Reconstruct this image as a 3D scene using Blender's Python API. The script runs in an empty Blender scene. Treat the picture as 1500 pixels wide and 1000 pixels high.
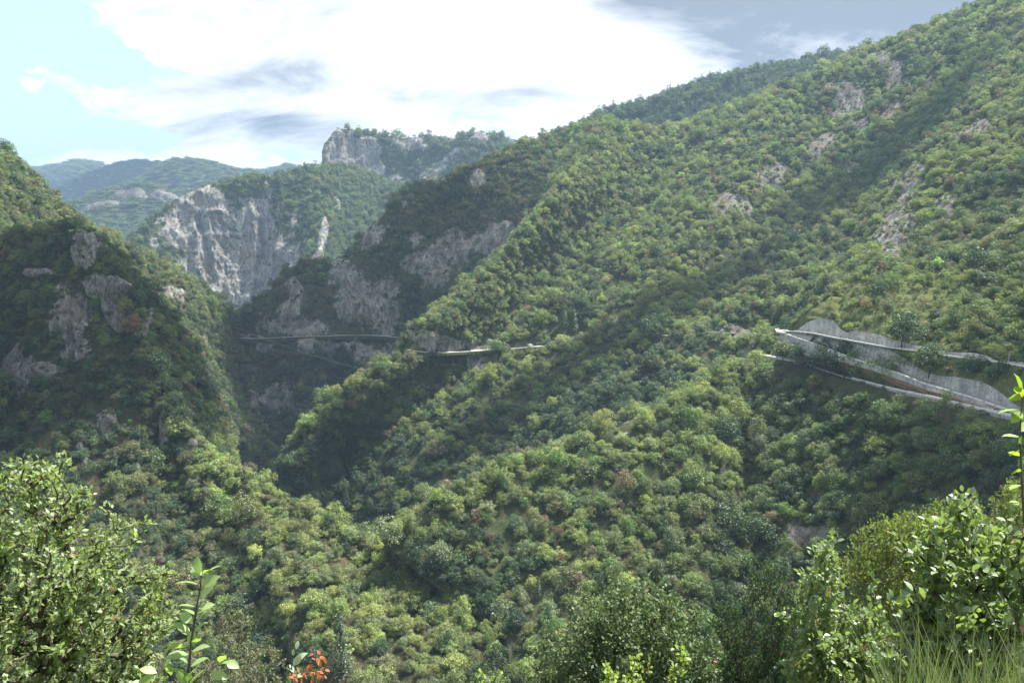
import bpy, math, random
import numpy as np
from mathutils import Matrix, Vector, Euler

# ------------------------------------------------------------------ camera, sky, sun, exposure
F = 1080.0                       # focal length in photo pixels (photo is 1500 x 1000)
PITCH = math.atan(150.0 / F)     # horizon at row 350
SC = bpy.context.scene
COL = SC.collection

cam_d = bpy.data.cameras.new('camera')
cam = bpy.data.objects.new('camera', cam_d)
COL.objects.link(cam)
cam.location = (0, 0, 0)
cam.rotation_euler = (math.pi / 2 - PITCH, 0, 0)
cam_d.sensor_width = 36.0
cam_d.lens = 36.0 * F / 1500.0
cam_d.clip_start = 0.1
cam_d.clip_end = 30000
SC.camera = cam

SUN_EL = math.radians(60)
SUN_AZ = math.radians(52)        # to the right of the view direction (+Y), towards +X
SUN_DIR = Vector((math.sin(SUN_AZ) * math.cos(SUN_EL), math.cos(SUN_AZ) * math.cos(SUN_EL), math.sin(SUN_EL)))
sd = bpy.data.lights.new('sun', 'SUN')
sd.energy = 5.0
sd.angle = math.radians(0.5)
sd.color = (1.0, 0.955, 0.86)
sun = bpy.data.objects.new('sun', sd)
COL.objects.link(sun)
sun.rotation_euler = SUN_DIR.to_track_quat('Z', 'Y').to_euler()
sun.location = (0, 0, 500)

vs = SC.view_settings
vs.view_transform = 'Standard'
vs.look = 'None'
vs.exposure = 1.85
vs.gamma = 1.0
vs.use_curve_mapping = False
SC.cycles.max_bounces = 6
SC.cycles.diffuse_bounces = 3
SC.cycles.transparent_max_bounces = 8
SC.cycles.volume_bounces = 0
SC.cycles.use_denoising = True
SC.cycles.sample_clamp_indirect = 6.0


class NT:
    """tiny node helper"""
    def __init__(s, tree):
        s.t = tree
    def n(s, typ, **kw):
        nd = s.t.nodes.new(typ)
        for k, v in kw.items():
            if k == 'ins':
                for a, b in v.items():
                    sock = nd.inputs[a]
                    if isinstance(b, bpy.types.NodeSocket):
                        s.t.links.new(b, sock)
                    else:
                        sock.default_value = b
            else:
                setattr(nd, k, v)
        return nd
    def m(s, op, a, b=0.0, c=None, clamp=False):
        nd = s.t.nodes.new('ShaderNodeMath')
        nd.operation = op
        nd.use_clamp = clamp
        for i, v in enumerate((a, b, c)):
            if v is None:
                continue
            if isinstance(v, bpy.types.NodeSocket):
                s.t.links.new(v, nd.inputs[i])
            else:
                nd.inputs[i].default_value = v
        return nd.outputs[0]
    def mix(s, f, a, b, mode='MIX'):
        nd = s.t.nodes.new('ShaderNodeMix')
        nd.data_type = 'RGBA'
        nd.blend_type = mode
        for sock, v in ((nd.inputs[0], f), (nd.inputs[6], a), (nd.inputs[7], b)):
            if isinstance(v, bpy.types.NodeSocket):
                s.t.links.new(v, sock)
            else:
                sock.default_value = v if not isinstance(v, tuple) else (tuple(v) + (1.0,))[:4]
        return nd.outputs[2]
    def ramp(s, f, stops):
        nd = s.t.nodes.new('ShaderNodeValToRGB')
        e = nd.color_ramp.elements
        while len(e) < len(stops):
            e.new(0.5)
        for el, (p, c) in zip(e, stops):
            el.position = p
            el.color = (c, c, c, 1) if isinstance(c, (int, float)) else (tuple(c) + (1.0,))[:4]
        s.t.links.new(f, nd.inputs[0])
        return nd.outputs[0]


def px_dir(px, py):
    """world direction (y component = 1) of a photo pixel"""
    cx = (px - 750.0) / F
    cy = -(py - 500.0) / F
    c, s_ = math.cos(PITCH), math.sin(PITCH)
    y = c + cy * s_
    z = -s_ + cy * c
    return np.array([cx / y, 1.0, z / y])


def P(px, py, d):
    return px_dir(px, py) * d


def project(v):
    v = np.asarray(v, float)
    c, s_ = math.cos(PITCH), math.sin(PITCH)
    fwd = v[..., 1] * c - v[..., 2] * s_
    up = v[..., 1] * s_ + v[..., 2] * c
    fw = np.maximum(fwd, 0.01)
    return np.stack([750 + F * v[..., 0] / fw, 500 - F * up / fw, fwd], -1)


# world: Nishita sky under broken cloud
world = bpy.data.worlds.new('World')
SC.world = world
world.use_nodes = True
wt = world.node_tree
wt.nodes.clear()
N = NT(wt)
SKY_STRENGTH = 0.1
sky = N.n('ShaderNodeTexSky', sky_type='NISHITA')
sky.sun_disc = False
sky.sun_elevation = SUN_EL
sky.sun_rotation = SUN_AZ
sky.air_density = 1.0
sky.dust_density = 1.2
tc = N.n('ShaderNodeTexCoord')
sep = N.n('ShaderNodeSeparateXYZ', ins={0: tc.outputs['Generated']})
X, Y, Z = sep.outputs
zc = N.m('MAXIMUM', Z, 0.0)
el = N.m('ARCSINE', Z)
az = N.m('ARCTAN2', X, Y)
# coordinates on a cloud layer seen at a slant, softened near the horizon
den = N.m('ADD', zc, 0.42)
cxx = N.m('DIVIDE', X, den)
cyy = N.m('DIVIDE', Y, den)
vec = N.n('ShaderNodeCombineXYZ', ins={0: cxx, 1: cyy, 2: 0.0}).outputs[0]
n1 = N.n('ShaderNodeTexNoise', ins={'Vector': vec, 'Scale': 4.6, 'Detail': 12.0, 'Roughness': 0.6, 'Distortion': 0.25}).outputs[0]
vec2 = N.n('ShaderNodeCombineXYZ', ins={0: N.m('ADD', cxx, 7.3), 1: N.m('MULTIPLY', cyy, 2.2), 2: 3.1}).outputs[0]
n2 = N.n('ShaderNodeTexNoise', ins={'Vector': vec2, 'Scale': 3.2, 'Detail': 12.0, 'Roughness': 0.6, 'Distortion': 0.35}).outputs[0]


def blob(px, py, rx, ry):
    d = px_dir(px, py)
    d = d / np.linalg.norm(d)
    a0 = math.atan2(d[0], d[1])
    e0 = math.asin(d[2])
    u = N.m('DIVIDE', N.m('SUBTRACT', az, a0), rx / F)
    v = N.m('DIVIDE', N.m('SUBTRACT', el, e0), ry / F)
    q = N.m('ADD', N.m('MULTIPLY', u, u), N.m('MULTIPLY', v, v))
    return N.m('EXPONENT', N.m('MULTIPLY', q, -1.0))


def total(items):
    acc = None
    for w, b in items:
        t = N.m('MULTIPLY', blob(*b), w)
        acc = t if acc is None else N.m('ADD', acc, t)
    return acc


n1 = N.m('MULTIPLY_ADD', N.m('SUBTRACT', n1, 0.5), 1.9, 0.5)
n2 = N.m('MULTIPLY_ADD', N.m('SUBTRACT', n2, 0.5), 1.8, 0.5)
clear = total([(0.30, (110, 60, 95, 42)), (0.26, (20, 150, 110, 50)), (0.26, (815, 180, 60, 20)), (0.12, (735, 122, 40, 10)),
               (0.2, (-250, 90, 260, 120)), (0.15, (85, 205, 110, 12)), (0.1, (560, 168, 70, 10))])
full = total([(0.45, (620, 30, 300, 110)), (0.6, (1200, 20, 420, 140)), (0.18, (140, 130, 110, 20)), (0.22, (60, 175, 60, 14)), (0.25, (300, 20, 120, 60)),
              (0.2, (400, 190, 160, 60)), (0.2, (120, 222, 140, 14)), (0.16, (850, 160, 130, 10))])
cov = N.m('ADD', N.m('SUBTRACT', n1, clear), N.m('ADD', full, 0.03))
cov = N.ramp(cov, [(0.45, 0.0), (0.50, 0.55), (0.58, 1.0)])
grey = total([(0.30, (430, 95, 150, 48)), (0.38, (400, 190, 130, 34)), (0.24, (300, 125, 110, 16)), (0.60, (1250, 0, 330, 75)), (0.30, (900, 2, 140, 18)), (0.16, (1080, 90, 90, 40)), (0.2, (720, 150, 70, 16)),
              (0.24, (1900, 60, 500, 200))])
bright = total([(0.16, (620, 70, 160, 60)), (0.22, (900, 80, 130, 50)), (0.2, (260, 60, 80, 40)), (0.16, (260, 235, 200, 14)), (0.22, (760, 40, 200, 60))])
g = N.m('ADD', N.m('SUBTRACT', N.m('ADD', n2, grey), bright), -0.03)
g = N.ramp(g, [(0.40, 0.0), (0.55, 0.16), (0.72, 0.45), (1.05, 1.0)])
k = 1.0 / SKY_STRENGTH
ccol = N.mix(g, (0.41 * k, 0.415 * k, 0.42 * k), (0.094 * k, 0.110 * k, 0.130 * k))
haze_low = N.m('MULTIPLY', N.m('EXPONENT', N.m('MULTIPLY', zc, -7.0)), 0.45)
blue = N.mix(haze_low, sky.outputs[0], (0.27 * k, 0.30 * k, 0.315 * k))
blue = N.mix(0.68, blue, (0.215 * k, 0.285 * k, 0.31 * k))
skyc = N.mix(cov, blue, ccol)
# below the horizon: dim ground-like tone
below = N.m('MULTIPLY', Z, -12.0, clamp=True)
skyc = N.mix(below, skyc, (0.06 * k, 0.07 * k, 0.06 * k))
bg = N.n('ShaderNodeBackground', ins={'Color': skyc, 'Strength': SKY_STRENGTH})
wo = N.n('ShaderNodeOutputWorld', ins={'Surface': bg.outputs[0]})

# ------------------------------------------------------------------ helpers
rng = np.random.default_rng(7)
random.seed(5)


def hash3(ix, iy, iz, seed):
    h = (ix.astype(np.int64) * 73856093) ^ (iy.astype(np.int64) * 19349663) ^ (iz.astype(np.int64) * 83492791) ^ (seed * 2654435761 % 2147483647)
    h = (h ^ (h >> 13)) * 1274126177 & 0x7fffffff
    h = (h ^ (h >> 16)) & 0x7fffffff
    return (h % 1000003) / 1000003.0


def vnoise(p, seed=0):
    i = np.floor(p)
    f = p - i
    f = f * f * f * (f * (f * 6 - 15) + 10)
    i = i.astype(np.int64)
    r = 0
    for dx in (0, 1):
        wx = f[:, 0] if dx else 1 - f[:, 0]
        for dy in (0, 1):
            wy = f[:, 1] if dy else 1 - f[:, 1]
            for dz in (0, 1):
                wz = f[:, 2] if dz else 1 - f[:, 2]
                r = r + wx * wy * wz * hash3(i[:, 0] + dx, i[:, 1] + dy, i[:, 2] + dz, seed)
    return r * 2 - 1


def fbm(p, octv=4, seed=0, gain=0.5, ridged=False):
    a, s, t = 1.0, 0.0, 0.0
    for o in range(octv):
        v = vnoise(p * (2.03 ** o) + 17.3 * o, seed + o)
        if ridged:
            v = 1 - 2 * np.abs(v)
        s = s + a * v
        t += a
        a *= gain
    return s / t


def mesh_from(name, v, f, mat=None, attrs=None, smooth=False):
    v = np.asarray(v, np.float32)
    f = np.asarray(f, np.int32)
    me = bpy.data.meshes.new(name)
    me.vertices.add(len(v))
    me.vertices.foreach_set('co', v.ravel())
    k_ = f.shape[1]
    me.loops.add(f.size)
    me.loops.foreach_set('vertex_index', f.ravel())
    me.polygons.add(len(f))
    me.polygons.foreach_set('loop_start', np.arange(0, f.size, k_, dtype=np.int32))
    if smooth:
        me.polygons.foreach_set('use_smooth', np.ones(len(f), bool))
    me.update(calc_edges=True)
    if attrs:
        for n_, (typ, val) in attrs.items():
            at = me.attributes.new(n_, typ, 'POINT')
            at.data.foreach_set('vector' if typ == 'FLOAT_VECTOR' else 'value', np.asarray(val).ravel())
    if mat:
        me.materials.append(mat)
    return me


def link(name, me, parent=None, kind=None, label=None, cat=None, group=None):
    o = bpy.data.objects.new(name, me)
    COL.objects.link(o)
    if parent is not None:
        o.parent = parent
    if kind:
        o['kind'] = kind
    if label:
        o['label'] = label
    if cat:
        o['category'] = cat
    if group:
        o['group'] = group
    return o


def empty(name, loc, label, cat, group=None):
    o = link(name, None, label=label, cat=cat, group=group)
    o.location = loc
    o.empty_display_size = 0.5
    return o


class MB:
    """collects quads (triangles repeat the last vertex index as separate list)"""
    def __init__(s):
        s.v = []
        s.f = []
        s.n = 0
    def add(s, v, f):
        v = np.asarray(v, float)
        s.v.append(v)
        for q in f:
            s.f.append(tuple(i + s.n for i in q))
        s.n += len(v)
    def box(s, c, size, rz=0.0):
        sx, sy, sz = [a / 2 for a in size]
        pts = np.array([[x, y, z] for x in (-sx, sx) for y in (-sy, sy) for z in (-sz, sz)])
        cr, sr = math.cos(rz), math.sin(rz)
        R = np.array([[cr, -sr, 0], [sr, cr, 0], [0, 0, 1]])
        s.add(pts @ R.T + np.array(c), [(0, 1, 3, 2), (4, 6, 7, 5), (0, 4, 5, 1), (2, 3, 7, 6), (0, 2, 6, 4), (1, 5, 7, 3)])
    def tube(s, a, b, r0, r1, n=6):
        a, b = np.asarray(a, float), np.asarray(b, float)
        d = b - a
        L = np.linalg.norm(d)
        if L < 1e-6:
            return
        d /= L
        u = np.cross(d, (0, 0, 1) if abs(d[2]) < .9 else (1, 0, 0))
        u /= np.linalg.norm(u)
        w = np.cross(d, u)
        t = np.arange(n) * 2 * math.pi / n
        ring = np.cos(t)[:, None] * u + np.sin(t)[:, None] * w
        s.add(np.vstack([a + ring * r0, b + ring * r1]), [(i, (i + 1) % n, n + (i + 1) % n, n + i) for i in range(n)])
        if r1 > 0.01:
            s.f.append(tuple(s.n - n + i for i in range(n)))
    def mesh(s, name, mat, smooth=False):
        me = bpy.data.meshes.new(name)
        me.from_pydata(np.vstack(s.v).tolist(), [], s.f)
        if smooth:
            me.polygons.foreach_set('use_smooth', np.ones(len(me.polygons), bool))
        me.update()
        if mat:
            me.materials.append(mat)
        return me


# ------------------------------------------------------------------ materials
def new_mat(name):
    m = bpy.data.materials.new(name)
    m.use_nodes = True
    m.node_tree.nodes.clear()
    return m, NT(m.node_tree)


def leaf_shader(N, col, transl=0.35, gloss=0.05, rough=0.45):
    d = N.n('ShaderNodeBsdfDiffuse', ins={'Color': col})
    tcol = N.mix(1.0, col, (1.25, 1.35, 0.75), 'MULTIPLY')
    t = N.n('ShaderNodeBsdfTranslucent', ins={'Color': tcol})
    m1 = N.n('ShaderNodeMixShader', ins={0: transl, 1: d.outputs[0], 2: t.outputs[0]})
    g_ = N.n('ShaderNodeBsdfGlossy', ins={'Color': (0.9, 0.95, 1.0, 1), 'Roughness': rough})
    m2 = N.n('ShaderNodeMixShader', ins={0: gloss, 1: m1.outputs[0], 2: g_.outputs[0]})
    N.n('ShaderNodeOutputMaterial', ins={'Surface': m2.outputs[0]})


def forest_leaf_mat():
    m, N = new_mat('forest foliage')
    a = N.n('ShaderNodeAttribute', attribute_type='INSTANCER', attribute_name='tint')
    g_ = N.n('ShaderNodeNewGeometry')
    r = N.m('MULTIPLY_ADD', g_.outputs['Random Per Island'], 0.9, 0.55)
    r3 = N.n('ShaderNodeCombineXYZ', ins={0: r, 1: r, 2: r}).outputs[0]
    c = N.mix(1.0, a.outputs['Color'], r3, 'MULTIPLY')
    leaf_shader(N, c, 0.30, 0.035, 0.5)
    return m


def near_leaf_mat(name, col, col2, transl=0.45, gloss=0.10, rough=0.35):
    rough += 0.28
    gloss *= 0.5
    m, N = new_mat(name)
    g_ = N.n('ShaderNodeNewGeometry')
    oi = N.n('ShaderNodeObjectInfo')
    r = N.m('FRACT', N.m('ADD', g_.outputs['Random Per Island'], oi.outputs['Random']))
    c = N.mix(r, tuple(col), tuple(col2))
    geo = N.n('ShaderNodeTexCoord')
    nz = N.n('ShaderNodeTexNoise', ins={'Vector': geo.outputs['Object'], 'Scale': 9.0, 'Detail': 2.0})
    c = N.mix(N.m('MULTIPLY', nz.outputs[0], 0.45), c, tuple(0.6 * q for q in col))
    # the odd leaf is turning
    old = N.m('GREATER_THAN', r, 0.994)
    c = N.mix(old, c, (0.28, 0.11, 0.035))
    leaf_shader(N, c, transl, gloss, rough)
    return m


def bark_mat(name='bark', col=(0.055, 0.045, 0.038)):
    m, N = new_mat(name)
    geo = N.n('ShaderNodeTexCoord')
    nz = N.n('ShaderNodeTexNoise', ins={'Vector': geo.outputs['Object'], 'Scale': 14.0, 'Detail': 5.0})
    c = N.mix(nz.outputs[0], tuple(0.5 * q for q in col), tuple(1.7 * q for q in col))
    b = N.n('ShaderNodeBump', ins={'Height': nz.outputs[0], 'Strength': 0.5, 'Distance': 0.02})
    p = N.n('ShaderNodeBsdfPrincipled', ins={'Base Color': c, 'Roughness': 0.9, 'Normal': b.outputs[0]})
    N.n('ShaderNodeOutputMaterial', ins={'Surface': p.outputs[0]})
    return m


def terrain_mat(name, rock_a, rock_b, soil_a, soil_b, rs=1.0, stain=(0.30, 0.22, 0.16)):
    """rs: size of features (1 = metres)"""
    m, N = new_mat(name)
    geo = N.n('ShaderNodeTexCoord')
    o = geo.outputs['Object']
    at = N.n('ShaderNodeAttribute', attribute_type='GEOMETRY', attribute_name='rock')
    nb = N.n('ShaderNodeTexNoise', ins={'Vector': o, 'Scale': 0.035 / rs, 'Detail': 6.0, 'Roughness': 0.6}).outputs[0]
    # bedding / vertical streaks
    mp = N.n('ShaderNodeMapping', ins={'Vector': o, 'Scale': (1.0, 1.0, 0.28), 'Rotation': (0.25, 0.2, 0.0)})
    ns = N.n('ShaderNodeTexNoise', ins={'Vector': mp.outputs[0], 'Scale': 0.22 / rs, 'Detail': 8.0, 'Roughness': 0.65, 'Distortion': 0.6}).outputs[0]
    # cracks: thin dark lines where distorted noises cross their middle value
    cn = N.n('ShaderNodeTexNoise', ins={'Vector': mp.outputs[0], 'Scale': 0.14 / rs, 'Detail': 5.0, 'Roughness': 0.55, 'Distortion': 1.6}).outputs[0]
    mp2 = N.n('ShaderNodeMapping', ins={'Vector': o, 'Scale': (0.35, 0.35, 1.2), 'Rotation': (0.35, -0.3, 0.4)})
    cn2 = N.n('ShaderNodeTexNoise', ins={'Vector': mp2.outputs[0], 'Scale': 0.16 / rs, 'Detail': 5.0, 'Roughness': 0.6, 'Distortion': 1.0}).outputs[0]
    k1 = N.ramp(N.m('ABSOLUTE', N.m('SUBTRACT', cn, 0.5)), [(0.0, 0.5), (0.02, 1.0)])
    k2 = N.ramp(N.m('ABSOLUTE', N.m('SUBTRACT', cn2, 0.5)), [(0.0, 0.6), (0.02, 1.0)])
    crack = N.m('MULTIPLY', k1, k2)
    c = N.mix(N.ramp(ns, [(0.33, 0.0), (0.67, 1.0)]), tuple(rock_a), tuple(rock_b))
    c = N.mix(N.m('MULTIPLY', N.ramp(nb, [(0.5, 0.0), (0.68, 1.0)]), 0.6), c, tuple(stain))
    dk = N.ramp(N.n('ShaderNodeTexNoise', ins={'Vector': mp.outputs[0], 'Scale': 0.09 / rs, 'Detail': 7.0, 'Roughness': 0.7}).outputs[0], [(0.38, 0.38), (0.56, 1.0)])
    c = N.mix(1.0, c, N.n('ShaderNodeCombineXYZ', ins={0: crack, 1: crack, 2: crack}).outputs[0], 'MULTIPLY')
    c = N.mix(0.8, c, dk, 'MULTIPLY')
    ng = N.n('ShaderNodeTexNoise', ins={'Vector': o, 'Scale': 0.12 / rs, 'Detail': 8.0, 'Roughness': 0.7}).outputs[0]
    sc_ = N.mix(N.ramp(ng, [(0.35, 0.0), (0.65, 1.0)]), tuple(soil_a), tuple(soil_b))
    rk = N.m('ADD', at.outputs['Fac'], N.m('MULTIPLY', N.m('SUBTRACT', ng, 0.5), 1.8))
    f = N.ramp(rk, [(0.46, 0.0), (0.56, 1.0)])
    col = N.mix(f, sc_, c)
    h = N.m('ADD', N.m('MULTIPLY', ns, 1.2), N.m('MULTIPLY', crack, 0.5))
    b = N.n('ShaderNodeBump', ins={'Height': h, 'Strength': 0.9, 'Distance': 1.6 * rs})
    p = N.n('ShaderNodeBsdfDiffuse', ins={'Color': col, 'Roughness': 0.6, 'Normal': b.outputs[0]})
    N.n('ShaderNodeOutputMaterial', ins={'Surface': p.outputs[0]})
    return m


def simple_noise_mat(name, a, b, scale, rough=0.9, bump=0.3, dist=0.1, metallic=0.0, gloss=0.3):
    m, N = new_mat(name)
    geo = N.n('ShaderNodeTexCoord')
    nz = N.n('ShaderNodeTexNoise', ins={'Vector': geo.outputs['Object'], 'Scale': scale, 'Detail': 7.0, 'Roughness': 0.65}).outputs[0]
    c = N.mix(N.ramp(nz, [(0.3, 0.0), (0.7, 1.0)]), tuple(a), tuple(b))
    bp = N.n('ShaderNodeBump', ins={'Height': nz, 'Strength': bump, 'Distance': dist})
    p = N.n('ShaderNodeBsdfPrincipled', ins={'Base Color': c, 'Roughness': rough, 'Metallic': metallic, 'Normal': bp.outputs[0], 'Specular IOR Level': gloss})
    N.n('ShaderNodeOutputMaterial', ins={'Surface': p.outputs[0]})
    return m


def masonry_mat():
    m, N = new_mat('grey stone masonry')
    geo = N.n('ShaderNodeTexCoord')
    o = geo.outputs['Object']
    vo = N.n('ShaderNodeTexVoronoi', feature='F1', ins={'Vector': o, 'Scale': 1.7})
    ve = N.n('ShaderNodeTexVoronoi', feature='DISTANCE_TO_EDGE', ins={'Vector': o, 'Scale': 1.7}).outputs[0]
    n_ = N.n('ShaderNodeTexNoise', ins={'Vector': o, 'Scale': 0.12, 'Detail': 7.0, 'Roughness': 0.65}).outputs[0]
    sp = N.n('ShaderNodeSeparateColor', ins={0: vo.outputs['Color']}).outputs[0]
    c = N.mix(sp, (0.34, 0.335, 0.32), (0.60, 0.59, 0.565))
    c = N.mix(N.m('MULTIPLY', N.ramp(ve, [(0.0, 1.0), (0.07, 0.0)]), 0.7), c, (0.14, 0.135, 0.125))
    st = N.ramp(n_, [(0.35, 0.62), (0.6, 1.05)])
    c = N.mix(1.0, c, st, 'MULTIPLY')
    mp = N.n('ShaderNodeMapping', ins={'Vector': o, 'Scale': (0.6, 0.6, 0.05)})
    dr = N.ramp(N.n('ShaderNodeTexNoise', ins={'Vector': mp.outputs[0], 'Scale': 1.0, 'Detail': 5.0}).outputs[0], [(0.38, 0.7), (0.55, 1.0)])
    c = N.mix(0.8, c, dr, 'MULTIPLY')
    b = N.n('ShaderNodeBump', ins={'Height': ve, 'Strength': 0.6, 'Distance': 0.15})
    p = N.n('ShaderNodeBsdfDiffuse', ins={'Color': c, 'Normal': b.outputs[0]})
    N.n('ShaderNodeOutputMaterial', ins={'Surface': p.outputs[0]})
    return m


M_LEAF = forest_leaf_mat()
M_BARK = bark_mat()
M_BARK_GREY = bark_mat('grey bark', (0.16, 0.14, 0.12))
M_ROCK_GREY = terrain_mat('pale limestone hill', (0.19, 0.187, 0.18), (0.48, 0.47, 0.45), (0.05, 0.07, 0.03), (0.085, 0.10, 0.045), 2.2, (0.36, 0.29, 0.22))
M_HILL = terrain_mat('wooded hill ground', (0.15, 0.14, 0.125), (0.40, 0.38, 0.345), (0.045, 0.060, 0.028), (0.090, 0.092, 0.048), 1.0, (0.24, 0.18, 0.13))
M_HILL_L = terrain_mat('left spur ground', (0.11, 0.107, 0.098), (0.38, 0.365, 0.335), (0.035, 0.04, 0.022), (0.09, 0.08, 0.045), 0.8, (0.25, 0.19, 0.14))
M_FAR = terrain_mat('far mountain woods', (0.16, 0.15, 0.14), (0.32, 0.30, 0.27), (0.035, 0.055, 0.025), (0.08, 0.105, 0.04), 6.0, (0.20, 0.16, 0.12))
M_TERR = terrain_mat('dry terraced grassland', (0.16, 0.15, 0.13), (0.33, 0.31, 0.28), (0.085, 0.11, 0.04), (0.17, 0.175, 0.075), 0.6, (0.30, 0.24, 0.16))
M_NEAR = terrain_mat('grassy near slope', (0.15, 0.14, 0.12), (0.33, 0.31, 0.28), (0.04, 0.055, 0.02), (0.10, 0.10, 0.045), 0.15, (0.28, 0.22, 0.16))
M_ASPHALT = simple_noise_mat('weathered asphalt', (0.19, 0.187, 0.178), (0.30, 0.292, 0.28), 0.7, 0.9, 0.1)
M_VERGE = simple_noise_mat('dry sandy verge', (0.20, 0.155, 0.10), (0.40, 0.30, 0.19), 0.6, 0.95, 0.3)
M_MASON = masonry_mat()
M_WALLCAP = simple_noise_mat('pale parapet concrete', (0.50, 0.49, 0.46), (0.72, 0.71, 0.68), 1.5, 0.85, 0.1)

# ------------------------------------------------------------------ terrain nets
def crow(A, n):
    """uniform Catmull-Rom along axis 0 of array A (k, ..., 3) -> n samples"""
    k = len(A)
    t = np.linspace(0, k - 1, n)
    i = np.minimum(t.astype(int), k - 2)
    f = (t - i).reshape((-1,) + (1,) * (A.ndim - 1))
    pad = np.concatenate([2 * A[:1] - A[1:2], A, 2 * A[-1:] - A[-2:-1]], 0)
    p0, p1, p2, p3 = pad[i], pad[i + 1], pad[i + 2], pad[i + 3]
    return 0.5 * ((2 * p1) + (-p0 + p2) * f + (2 * p0 - 5 * p1 + 4 * p2 - p3) * f ** 2 + (-p0 + 3 * p1 - 3 * p2 + p3) * f ** 3)


def build_column(col):
    """entries (px, py, q): q >= 100 absolute distance, q < 100 slope in degrees falling towards the camera"""
    out = []
    d = None
    for px, py, q in col:
        T = -px_dir(px, py)[2]
        if q >= 100:
            d = q
        else:
            Tp = -prev[2] / prev[1]
            d = prev[1] - prev[1] * (T - Tp) / (T + math.tan(math.radians(q)))
        prev = P(px, py, d)
        out.append(prev)
    return out


SURF = {}
ROADPTS = []      # filled in later: (world xy) corridors without trees


def patch_val(pp, patches):
    """largest elliptical patch membership for projected points"""
    v = np.zeros(len(pp))
    for (cx, cy, rx, ry, rot) in patches:
        a = math.radians(rot)
        dx, dy = pp[:, 0] - cx, pp[:, 1] - cy
        u = (dx * math.cos(a) + dy * math.sin(a)) / rx
        w = (-dx * math.sin(a) + dy * math.cos(a)) / ry
        q = 1.25 - 0.75 * np.sqrt(u * u + w * w)
        v = np.maximum(v, q)
    return v


def surface(key, cols, cell, mat, patches=(), gully=(8, 70, 260), lump=(4, 45), rock_amp=3.0, rock_cell=9.0, rock_noise=0.95, back=(0, 90, -50),
            left=None, name='hillside', label=None, seed=1, crest_keep=0.35, under=None, terrace=None, smooth=True):
    G = [build_column(c) for c in cols]
    A = np.array(G).transpose(1, 0, 2)            # rows, cols, 3
    if left is not None:
        A = np.concatenate([A[:, :1] + np.array(left)[None, None, :], A], 1)
    if back is not None:
        A = np.concatenate([A[:1] + np.array(back)[None, None, :], A], 0)
    if under is not None:
        A = np.concatenate([A, A[-1:] + np.array(under)[None, None, :]], 0)
    vl = np.linalg.norm(np.diff(A, axis=0), axis=2).sum(0).mean()
    ul = np.linalg.norm(np.diff(A, axis=1), axis=2).sum(1).mean()
    nr, nc = max(int(vl / cell), 6), max(int(ul / cell), 6)
    B = crow(A, nr)
    B = crow(B.transpose(1, 0, 2), nc).transpose(1, 0, 2)   # nr, nc, 3
    du = np.gradient(B, axis=1)
    dv = np.gradient(B, axis=0)
    nrm = np.cross(dv, du)
    nrm /= np.linalg.norm(nrm, axis=2, keepdims=True) + 1e-9
    if nrm[..., 2].mean() < 0:
        nrm = -nrm
    V = B.reshape(-1, 3)
    nrm = nrm.reshape(-1, 3)
    pp = project(V)
    uu = np.tile(np.linspace(0, ul, nc), nr)
    vv = np.repeat(np.linspace(0, vl, nr), nc)
    # rows counted from the crest
    r0 = (1 if back is not None else 0) / (len(A) - 1)
    rel = np.repeat(np.linspace(0, 1, nr), nc) - r0
    amp = crest_keep + (1 - crest_keep) * np.clip(np.abs(rel) / 0.25, 0, 1)
    g_a, g_u, g_v = gully
    gl = fbm(np.stack([uu / g_u, vv / g_v, np.full(len(V), seed * 3.7)], 1), 3, seed, 0.5, True) - 0.25
    lp = fbm(V / lump[1], 4, seed + 20)
    disp = amp * (gl * g_a + lp * lump[0])
    rk = patch_val(pp, patches) if len(patches) else np.zeros(len(V))
    nzr = fbm(V * np.array([1, 1, 0.5]) / (2.4 * rock_cell), 4, seed + 40) + 0.7 * fbm(V * np.array([1, 1, 0.4]) / (6.0 * rock_cell), 2, seed + 45)
    rock = np.clip(rk * 0.85 + nzr * rock_noise * (rk > 0), 0, 1)
    # broken rock: vertical ribs and ledges
    ribs = fbm(V * np.array([1, 1, 0.30]) / rock_cell, 5, seed + 60, 0.55, True)
    ledge = fbm(V * np.array([0.25, 0.25, 1.3]) / rock_cell, 3, seed + 80)
    disp = disp + np.clip((rock - 0.3) * 2, 0, 1) * rock_amp * (ribs * 1.0 + ledge * 0.5)
    if terrace:
        st, am = terrace
        q = V[:, 2] / st
        fr = q - np.floor(q)
        V = V.copy()
        V[:, 2] += am * (np.clip((fr - 0.8) / 0.2, 0, 1) - fr)
    V = V + nrm * disp[:, None]
    idx = np.arange(nr * nc).reshape(nr, nc)
    Fq = np.stack([idx[:-1, :-1], idx[:-1, 1:], idx[1:, 1:], idx[1:, :-1]], -1).reshape(-1, 4)
    me = mesh_from(name, V, Fq, mat, {'rock': ('FLOAT', rock)}, smooth)
    link(name, me, kind='structure', label=label)
    SURF[key] = dict(V=V.reshape(nr, nc, 3), rock=rock.reshape(nr, nc), ul=ul, vl=vl, r0=r0, n=nrm.reshape(nr, nc, 3))


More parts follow.
